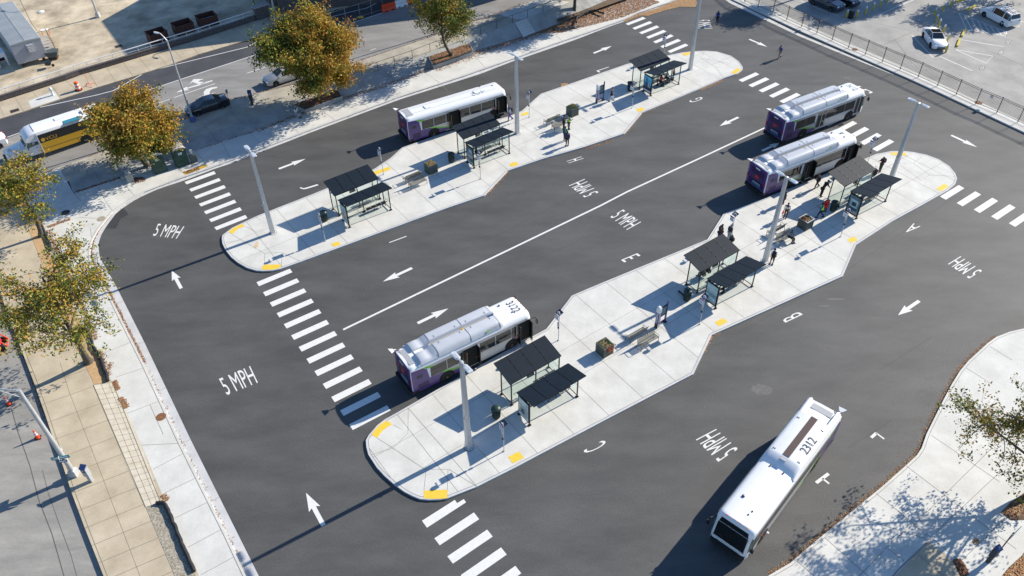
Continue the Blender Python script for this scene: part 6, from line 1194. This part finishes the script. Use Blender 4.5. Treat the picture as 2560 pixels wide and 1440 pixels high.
    me.polygons.foreach_set('material_index', np.minimum(mi, 4).astype(np.int32)); me.update(calc_edges=True); co = bpy.data.objects.new('crown', me); C.objects.link(co); co.parent = t
    return t
tree('large rounded tree in full orange and green leaf beside the street above the terminal', PU(800, 244, 0), 10.5, (-.25, 0, 5.5), (5.4, 5.4, 4.9), 62000, (.16, .27, .20, .30, .07), 3, .26, .18, (15, 10, 6), .125, 0, (.17, .02, .05), .40, zmin=1.0)
tree('round orange-green tree behind the portable toilets', PU(366, 414, 0), 8.0, (-.15, .2, 4.1), (4.4, 4.3, 3.6), 40000, (.12, .26, .26, .30, .06), 5, .22, .2, (13, 9, 6), .115, 0, (.02, .02, .22), .36, zmin=.9)
tree('half-bare olive tree in the square bed on the embankment', P(1128, 137, .75), 9.5, (-.3, 0, 5.9), (3.7, 3.7, 4.0), 15500, (.30, .34, .2, .04, .12), 8, .19, .25, (11, 8, 5), .11, .35, (-.1, 0, 0), .33, zmin=2.0)
tree('dark green tree cut off by the top edge above the ramp', P(1436, 30, .4), 9.5, (.5, .4, 5.2), (4.6, 4.6, 4.3), 34000, (.55, .30, .10, .0, .05), 11, .24, .2, (12, 8, 5), .12, 0, None, .36, zmin=.9)
tree('big sparse yellow-green tree whose trunk stands in the mulch bed on the left', P(221, 905, .15), 11.0, (.05, .1, 6.7), (5.5, 5.4, 4.5), 14000, (.16, .40, .30, .10, .04), 14, .29, .34, (12, 8, 5), .10, .25, (0, 0, .05), .28, zmin=2.9)
tree('yellow-green tree in the upper left corner beside the shaded slab', P(104, 590, .15), 8.6, (-.9, .1, 5.1), (4.0, 3.9, 3.1), 9500, (.14, .36, .32, .12, .06), 17, .21, .3, (11, 8, 5), .105, .2, (0, 0, .1), .28, zmin=2.2)
tree('thin half-bare brownish tree at the right edge', P(2590, 1238, .15), 9.0, (-2.0, .2, 5.6), (5.4, 5.0, 3.4), 17000, (.24, .24, .14, .06, .32), 21, .27, .3, (12, 8, 5), .085, 0, None, .24, zmin=2.4)
def shade_tree(label, sx, sy, h, r, n, seed):    # a tree outside the frame, stood where its shadow says it must be
    s = P(sx, sy, .1); c = s+Vector((math.cos(SUN_AZ), math.sin(SUN_AZ), 0))*h/math.tan(SUN_EL); tree(label, (c.x, c.y, .1), h*1.5, (0, 0, h), (r, r, r*.8), n, (.4, .3, .1, .05, .15), seed, .2, .25, (10, 7, 4), .15, 0, None, .35)
shade_tree('tree outside the frame past the upper end of the picket fence', 1862, 42, 7.5, 2.0, 9000, 31); shade_tree('tree outside the frame behind the two SUVs', 2110, 30, 7.5, 3.6, 12000, 32); shade_tree('tree outside the frame above the yellow posts', 2395, 40, 7.0, 4.2, 11000, 33); shade_tree('tree outside the frame on the far side of the parking lot', 2180, 25, 8.5, 2.2, 5000, 34)

# ------------------------------------------------------------------ people
_dg = None
def skin(name, verts, edges, radii, m, par, cuts=1):
    me = bpy.data.meshes.new(name); me.from_pydata(verts, edges, []); o = bpy.data.objects.new(name, me); C.objects.link(o)
    o.modifiers.new('s', 'SKIN'); o.modifiers.new('b', 'SUBSURF').levels = cuts
    sv = me.skin_vertices[0].data
    for i, r in enumerate(radii): sv[i].radius = (r, r) if not isinstance(r, tuple) else r
    sv[0].use_root = True
    o.modifiers['s'].use_smooth_shade = True
    dg = bpy.context.evaluated_depsgraph_get(); ev = o.evaluated_get(dg); nm = bpy.data.meshes.new_from_object(ev); nm.materials.clear(); nm.materials.append(M[m])
    nm.polygons.foreach_set('material_index', [0]*len(nm.polygons)); nm.polygons.foreach_set('use_smooth', [True]*len(nm.polygons))
    old = o.data; o.modifiers.clear(); o.data = nm; bpy.data.meshes.remove(old); o.name = name
    if par: o.parent = par
    return o
def person(label, loc, face, pose='stand', top='black', legs='black', tone='dark', bag=None, sleeves='long', shorts=False, hat=None, vest=None, coat=False, h=1.74, held=None, group=None, arm=0.0, dress=None):
    loc = Vector(loc); t = thing('person', label, 'person', loc, face, group); k = h/1.74; sk = 'skin_'+tone; V = lambda x, y, z: Vector((x, y, z))*k
    if pose == 'sit': hip = .50; kn = [(.44, .47), (.44, .47)]; an = [(.46, .09), (.40, .09)]; lean = .06
    elif pose == 'walk': hip = .92; kn = [(.20, .52), (-.02, .50)]; an = [(.26, .11), (-.34, .16)]; lean = .05
    elif pose == 'bend': hip = .90; kn = [(.08, .50), (.0, .50)]; an = [(.02, .09), (-.05, .09)]; lean = .30
    else: hip = .93; kn = [(.03, .50), (.01, .50)]; an = [(.02, .09), (-.03, .09)]; lean = .02
    P0 = V(0, 0, hip); sp = V(lean*.4, 0, hip+.22); ch = V(lean, 0, hip+.42); nk = V(lean*1.25, 0, hip+.56); hd = V(lean*1.4+.02, 0, hip+.69); ht = V(lean*1.4+.01, 0, hip+.775)
    vs = [P0, sp, ch, nk, hd, ht]; ed = [(0, 1), (1, 2), (2, 3), (3, 4), (4, 5)]; rd = [(.13, .10), (.125, .095), (.15, .11), .052, .088, .062]
    L = {}; hands = []
    for i, s in enumerate((1, -1)):
        hipj = V(0, s*.09, hip-.03); kj = V(kn[i][0], s*.10, kn[i][1]); aj = V(an[i][0], s*.10, an[i][1]); tj = aj+V(.15, s*.02, -.055)
        n = len(vs); vs += [hipj, kj, aj, tj]; ed += [(0, n), (n, n+1), (n+1, n+2), (n+2, n+3)]; rd += [.095, .058, .038, .035]; L[s] = (hipj, kj, aj, tj)
        shj = ch+V(.0, s*.185, .06)
        if arm > 0 or pose in ('sit',): el = shj+V(.10, s*.04, -.25); wr = el+V(.20, -s*.06, .02+.1*arm)
        elif pose == 'walk': el = shj+V(-.08*s, s*.05, -.27); wr = el+V(.14+.04*s, s*.0, -.20)
        elif pose == 'bend': el = shj+V(.12, s*.04, -.24); wr = el+V(.16, 0, -.16)
        else: el = shj+V(-.01, s*.05, -.28); wr = el+V(.06, s*.0, -.24)
        hn = wr+(wr-el).normalized()*.06*k; n = len(vs); vs += [shj, el, wr, hn]; ed += [(2, n), (n, n+1), (n+1, n+2), (n+2, n+3)]; rd += [.062, .042, .028, (.038, .020)]; L[('a', s)] = (shj, el, wr, hn); hands.append((el, wr, hn, s))
    body = skin('body', vs, ed, [tuple(a*k for a in r) if isinstance(r, tuple) else r*k for r in rd], sk, t)
    # fingers, thumb, nose and ears are added to the same mesh
    mb = MB(); o_ = body.data; mb.v = [tuple(v.co) for v in o_.vertices]; mb.f = [tuple(p.vertices) for p in o_.polygons]; mb.mats = [sk]; mb.m = [0]*len(mb.f)
    for el, wr, hn, s in hands:
        d = (hn-wr).normalized(); side = d.cross(Vector((0, 0, 1))); side = side.normalized() if side.length > .1 else Vector((1, 0, 0)); nn = side.cross(d)
        for f, (of, ln) in enumerate(((-.027, .062), (-.009, .075), (.009, .071), (.026, .056))):
            a = hn+side*of*k; b = a+d*ln*.55*k-nn*.012*k; c = b+d*ln*.4*k-nn*.03*k; mb.tube(a, b, .0095*k, sk, n=5); mb.tube(b, c, .0085*k, sk, r1=.006*k, n=5)
        a = wr.lerp(hn, .5)-side*s*.03*k; mb.tube(a, a-side*s*.03*k+d*.05*k, .011*k, sk, r1=.007*k, n=5)
    mb.tube(hd+V(.075, 0, .0), hd+V(.105, 0, -.02), .014*k, sk, r1=.018*k, n=5)
    for s in (1, -1): mb.tube(hd+V(0, s*.080, .02), hd+V(-.01, s*.098, -.03), .014*k, sk, n=5)
    mb.v = mb.v; me = bpy.data.meshes.new('body'); me.from_pydata(mb.v, [], mb.f); me.materials.append(M[sk]); me.materials.append(M['hair_dark']); me.polygons.foreach_set('use_smooth', [True]*len(mb.f)); body.data = me
    mb = MB()
    for s in (1, -1): mb.tube(hd+V(.080, s*.032, .025), hd+V(.090, s*.032, .025), .010*k, 'hair_dark', n=6)
    mb.tube(hd+V(.085, -.025, -.052), hd+V(.085, .025, -.052), .006*k, 'cloth_maroon', n=4); mb.build('face_features', t)
    # hair or hat
    hm = 'hair_dark' if not hat else 'cloth_'+hat; mb = MB(); rings = []
    for a in np.linspace(-.35, 1.45, 7): rings.append([hd+V(-.012+math.cos(b)*.100*math.cos(a), math.sin(b)*.092*math.cos(a), .012+math.sin(a)*.110) if not (abs(((b+math.pi) % (2*math.pi))-math.pi) < .9 and a < .35) else hd+V(math.cos(b)*.06, math.sin(b)*.06, .03+math.sin(a)*.05) for b in np.linspace(0, 2*math.pi, 15)[:-1]])
    mb.loft(rings, hm); sm(wel(mb.build('hat' if hat else 'hair', t)), 80)
    # clothes
    C_ = lambda n_: 'cloth_'+n_
    vs = [P0+V(0, 0, -.02), sp, ch, nk+V(0, 0, -.035)]; ed = [(0, 1), (1, 2), (2, 3)]; rd = [(.155, .125), (.145, .112), (.172, .128), .062]
    for s in (1, -1):
        a, b, c, d = L[('a', s)]; n = len(vs); e_ = b.lerp(c, .9) if sleeves == 'long' else a.lerp(b, .75)
        if sleeves == 'long': vs += [a, b, e_]; ed += [(2, n), (n, n+1), (n+1, n+2)]; rd += [.078, .056, .042]
        else: vs += [a, e_]; ed += [(2, n), (n, n+1)]; rd += [.078, .062]
    skin('jacket' if coat or sleeves == 'long' else 'shirt', vs, ed, [tuple(q*k for q in r) if isinstance(r, tuple) else r*k for r in rd], C_(top), t)
    if coat: mb = MB(); mb.loft([[P0+V(x*r_, y*r_, z) for x, y in [(math.cos(q)*.17, math.sin(q)*.20) for q in np.linspace(0, 6.283, 13)[:-1]]] for z, r_ in ((.12, .85), (-.05, 1.0), (-.34, 1.15))], C_(top)); sm(mb.build('coat_skirt', t))
    vs = [P0]; ed = []; rd = [(.15, .12)]
    for s in (1, -1):
        a, b, c, d = L[s]; n = len(vs); e_ = c+(b-c)*.06 if not shorts else b+(c-b)*.12
        vs += [a, b.lerp(a, .0), e_]; ed += [(0, n), (n, n+1), (n+1, n+2)]; rd += [.112, .078, .062 if not shorts else .08]
    skin('trousers' if not shorts else 'shorts', vs, ed, [tuple(q*k for q in r) if isinstance(r, tuple) else r*k for r in rd], C_(legs), t)
    for s in (1, -1): a, b, c, d = L[s]; mb = MB(); mb.loft([[c+V(x, y, z) for x, y, z in ((x0, -w, -.09), (x0, w, -.09), (x0, w*.8, h_), (x0, -w*.8, h_))] for x0, w, h_ in ((-.07, .035, .0), (.04, .045, .01), (.15, .048, -.045), (.20, .03, -.065))], 'cloth_maroon' if label.find('red shoes') > 0 else 'black_rubber'); mb.build('shoe', t)
    if vest: mb = MB(); mb.loft([[q+V(math.cos(a)*rx, math.sin(a)*ry, 0) for a in np.linspace(0, 6.283, 13)[:-1]] for q, rx, ry in ((P0+V(0, 0, .04), .15, .185), (sp, .14, .175), (ch+V(0, 0, -.02), .155, .20), (ch+V(0, 0, .10), .10, .15))], C_(vest)); sm(mb.build('vest', t)); 
    if bag in ('pack', 'packpurple', 'packgreen'):
        m_ = {'pack': 'cloth_greyd', 'packpurple': 'cloth_slate', 'packgreen': 'cloth_teal'}[bag]; c = sp.lerp(ch, .6)+V(-.22, 0, .02); mb = MB(); mb.loft([[c+V(x*f, y*f, z) for x, y in ((-.09, -.14), (.08, -.16), (.08, .16), (-.09, .14))] for z, f in ((-.24, .8), (-.18, 1), (.14, .95), (.22, .6))], m_); sm(wel(mb.build('backpack', t)), 50)
        mb = MB()
        for s in (1, -1): mb.path([c+V(.09, s*.09, .2), ch+V(.02, s*.11, .13), ch+V(.14, s*.11, .0), sp+V(.1, s*.13, .0)], .018*k, m_, n=4)
        mb.build('bag_strap', t)
    elif bag in ('side', 'tote', 'totered', 'toteblue'):
        m_ = {'side': 'cloth_black', 'tote': 'cloth_greyd', 'totered': 'cloth_scarlet', 'toteblue': 'cloth_blue'}[bag]; c = L[('a', -1)][3]+V(0, -.04, -.28) if bag != 'side' else P0+V(-.05, -.22, .02); mb = MB(); mb.loft([[c+V(x*f, y*f, z) for x, y in ((-.16, -.06), (.16, -.06), (.16, .06), (-.16, .06))] for z, f in ((-.14, .9), (-.05, 1.05), (.13, .75), (.17, .4))], m_); sm(wel(mb.build('bag', t)), 50); mb = MB(); mb.path([c+V(-.08, 0, .15), L[('a', -1)][3] if bag != 'side' else ch+V(0, .1, .15), c+V(.08, 0, .15)], .012*k, m_, n=4); mb.build('bag_strap', t)
    if held: mb = MB(); mb.box(hands[0][2]+V(.06, -.03, .03), (.012, .075, .15), 'black_metal'); mb.build('phone', t)
    return t
def at(x, y, z=.15): return P(x, y, z)
W_ = AX
person('walker in a blue top with a black backpack crossing the upper roadway', at(1792, 58, 0), R(250), 'walk', 'blue', 'black', 'dark', 'pack')
person('walker in a blue shirt and khaki trousers on the open asphalt at the upper right', at(1947.5, 146, 0), R(205), 'walk', 'blue', 'khaki', 'mid', sleeves='short', hat='greyd')
person('person in white and purple with blue cap at the flat-roofed bus front door', at(1275.5, 301), R(200), 'walk', 'white', 'purple', 'dark', 'pack', hat='blue')
person('person in slate shirt and white trousers with black bag beside the far totem', at(1527.5, 252.5), R(10), 'walk', 'slate', 'white', 'light', 'side', sleeves='short')
person('person in red jacket sitting at the blue poster end of the bench', at(1650, 212), R(-55), 'sit', 'red', 'black', 'dark')
person('person in a pink-red top standing at the right end inside the farthest shelter', at(1682.5, 200), R(170), 'stand', 'red', 'brown', 'mid', sleeves='short', shorts=True)
person('person in dark brown sitting between the two red tops in the farthest shelter', at(1664, 203), R(-55), 'sit', 'brown', 'olive', 'mid')
person('person in maroon hood with a slate backpack next to the front far bench', at(1409, 323), R(-20), 'stand', 'maroon', 'black', 'dark', 'packpurple', held=1, arm=.4)
person('person in a bright yellow-green vest holding something beside the far benches', at(1421.5, 323.5), R(20), 'stand', 'purple', 'black', 'dark', vest='hiviz', held=1, arm=.6)
person('person in a green top with a teal bag on the far platform', at(1412, 352), R(60), 'stand', 'green', 'navy', 'dark', 'packgreen')
person('person in dark purple top with grey backpack, front of the group of four', at(1418, 364.5), R(95), 'stand', 'purple', 'black', 'dark', 'pack')
person('person in white sitting low beside the leafy kerb under the big orange tree', at(742, 292), R(-30), 'sit', 'white', 'greyl', 'dark', hat='greyl')
person('person in black striding past the open bus doors on the right', at(2040.5, 470), R(195), 'walk', 'black', 'black', 'mid')
person('person in black bending towards the end of the right-hand shelter', at(2051, 491), R(20), 'bend', 'black', 'black', 'dark', h=1.82)
person('person in a dark long coat and red shoes half behind the light pole', at(1956.5, 509), R(200), 'stand', 'greyd', 'maroon', 'dark', coat=True, arm=.5, h=1.8)
person('person in a white shirt and dark shorts carrying a bright red bag', at(1962.5, 544), R(240), 'stand', 'white', 'brown', 'dark', 'totered', sleeves='short')
person('person in blue with a yellow-green vest and phone beside the square grey planter', at(2049, 544), R(165), 'walk', 'blue', 'navy', 'dark', vest='hiviz', arm=.5, held=1)
person('person in a scarlet coat just behind the safety vest person', at(2061, 529), R(100), 'stand', 'scarlet', 'maroon', 'mid', coat=True, h=1.6, hat='lilac')
person('person with a maroon jacket and backpack near the rightmost light pole, beside a black suitcase', at(2198.5, 429), R(200), 'stand', 'maroon', 'olive', 'dark', 'pack', arm=.5)
person('person in grey sitting on the right-hand bench of the near platform', at(1972, 601), R(-55), 'sit', 'slate', 'black', 'dark', hat='greyd')
person('person in black vest, white top and brown shorts by the middle light pole', at(1928, 661.5), R(80), 'stand', 'white', 'brown', 'dark', vest='black', shorts=True, h=1.8)
person('person in brown holding a blue bag at the bend of the near platform', at(1794.5, 601), R(10), 'stand', 'brown', 'navy', 'dark', 'toteblue', sleeves='short')
person('person in a grey-white shirt beside the person with the blue bag', at(1800.5, 598), R(190), 'stand', 'greyl', 'black', 'dark', sleeves='short')
person('person in black and white directly behind the stop sign at the bend', at(1820, 600), R(30), 'stand', 'navy', 'greyl', 'dark', 'tote')
person('person in black seen under the roof edge of the seascape poster shelter', at(1808, 733), R(160), 'stand', 'black', 'black', 'dark', h=1.7)
person('person in black seated behind the glass of the middle shelter, right one of two', at(1770, 689), R(125), 'sit', 'black', 'black', 'dark')
person('person in black seated behind the glass of the middle shelter, left one of two', at(1757, 697), R(125), 'sit', 'black', 'greyd', 'dark')
person('person in black standing behind the pink and cream poster', at(1191.5, 398), R(0), 'stand', 'black', 'black', 'dark', h=1.72)
person('worker in a green safety vest behind the brick pillar', PU(641, 33), R(200), 'stand', 'green', 'navy', 'mid', vest='hiviz')
t = thing('suitcase', 'black suitcase between the two right-hand shelter roofs', 'suitcase', at(2184, 437), .4); mb = MB(); mb.loft([[Vector((x*f, y*f, z)) for x, y in ((-.14, -.22), (.14, -.22), (.14, .22), (-.14, .22))] for z, f in ((.05, .9), (.1, 1), (.62, 1), (.68, .9))], 'cloth_black'); mb.build('case', t); mb = MB(); mb.path([(0, -.1, .66), (-.02, -.1, 1.0), (-.02, .1, 1.0), (0, .1, .66)], .012, 'black_metal'); mb.build('handle', t)
t = thing('handbag', 'round black bag standing beside the stop sign at the bend', 'bag', at(1829, 603), .2); mb = MB(); mb.lathe([(.12, 0), (.24, .12), (.25, .3), (.15, .46), (0, .5)], 'cloth_black', n=12); mb.build('bag_body', t); mb = MB(); mb.path([(-.12, 0, .42), (-.06, 0, .62), (.06, 0, .62), (.12, 0, .42)], .012, 'cloth_black'); mb.build('handle', t)
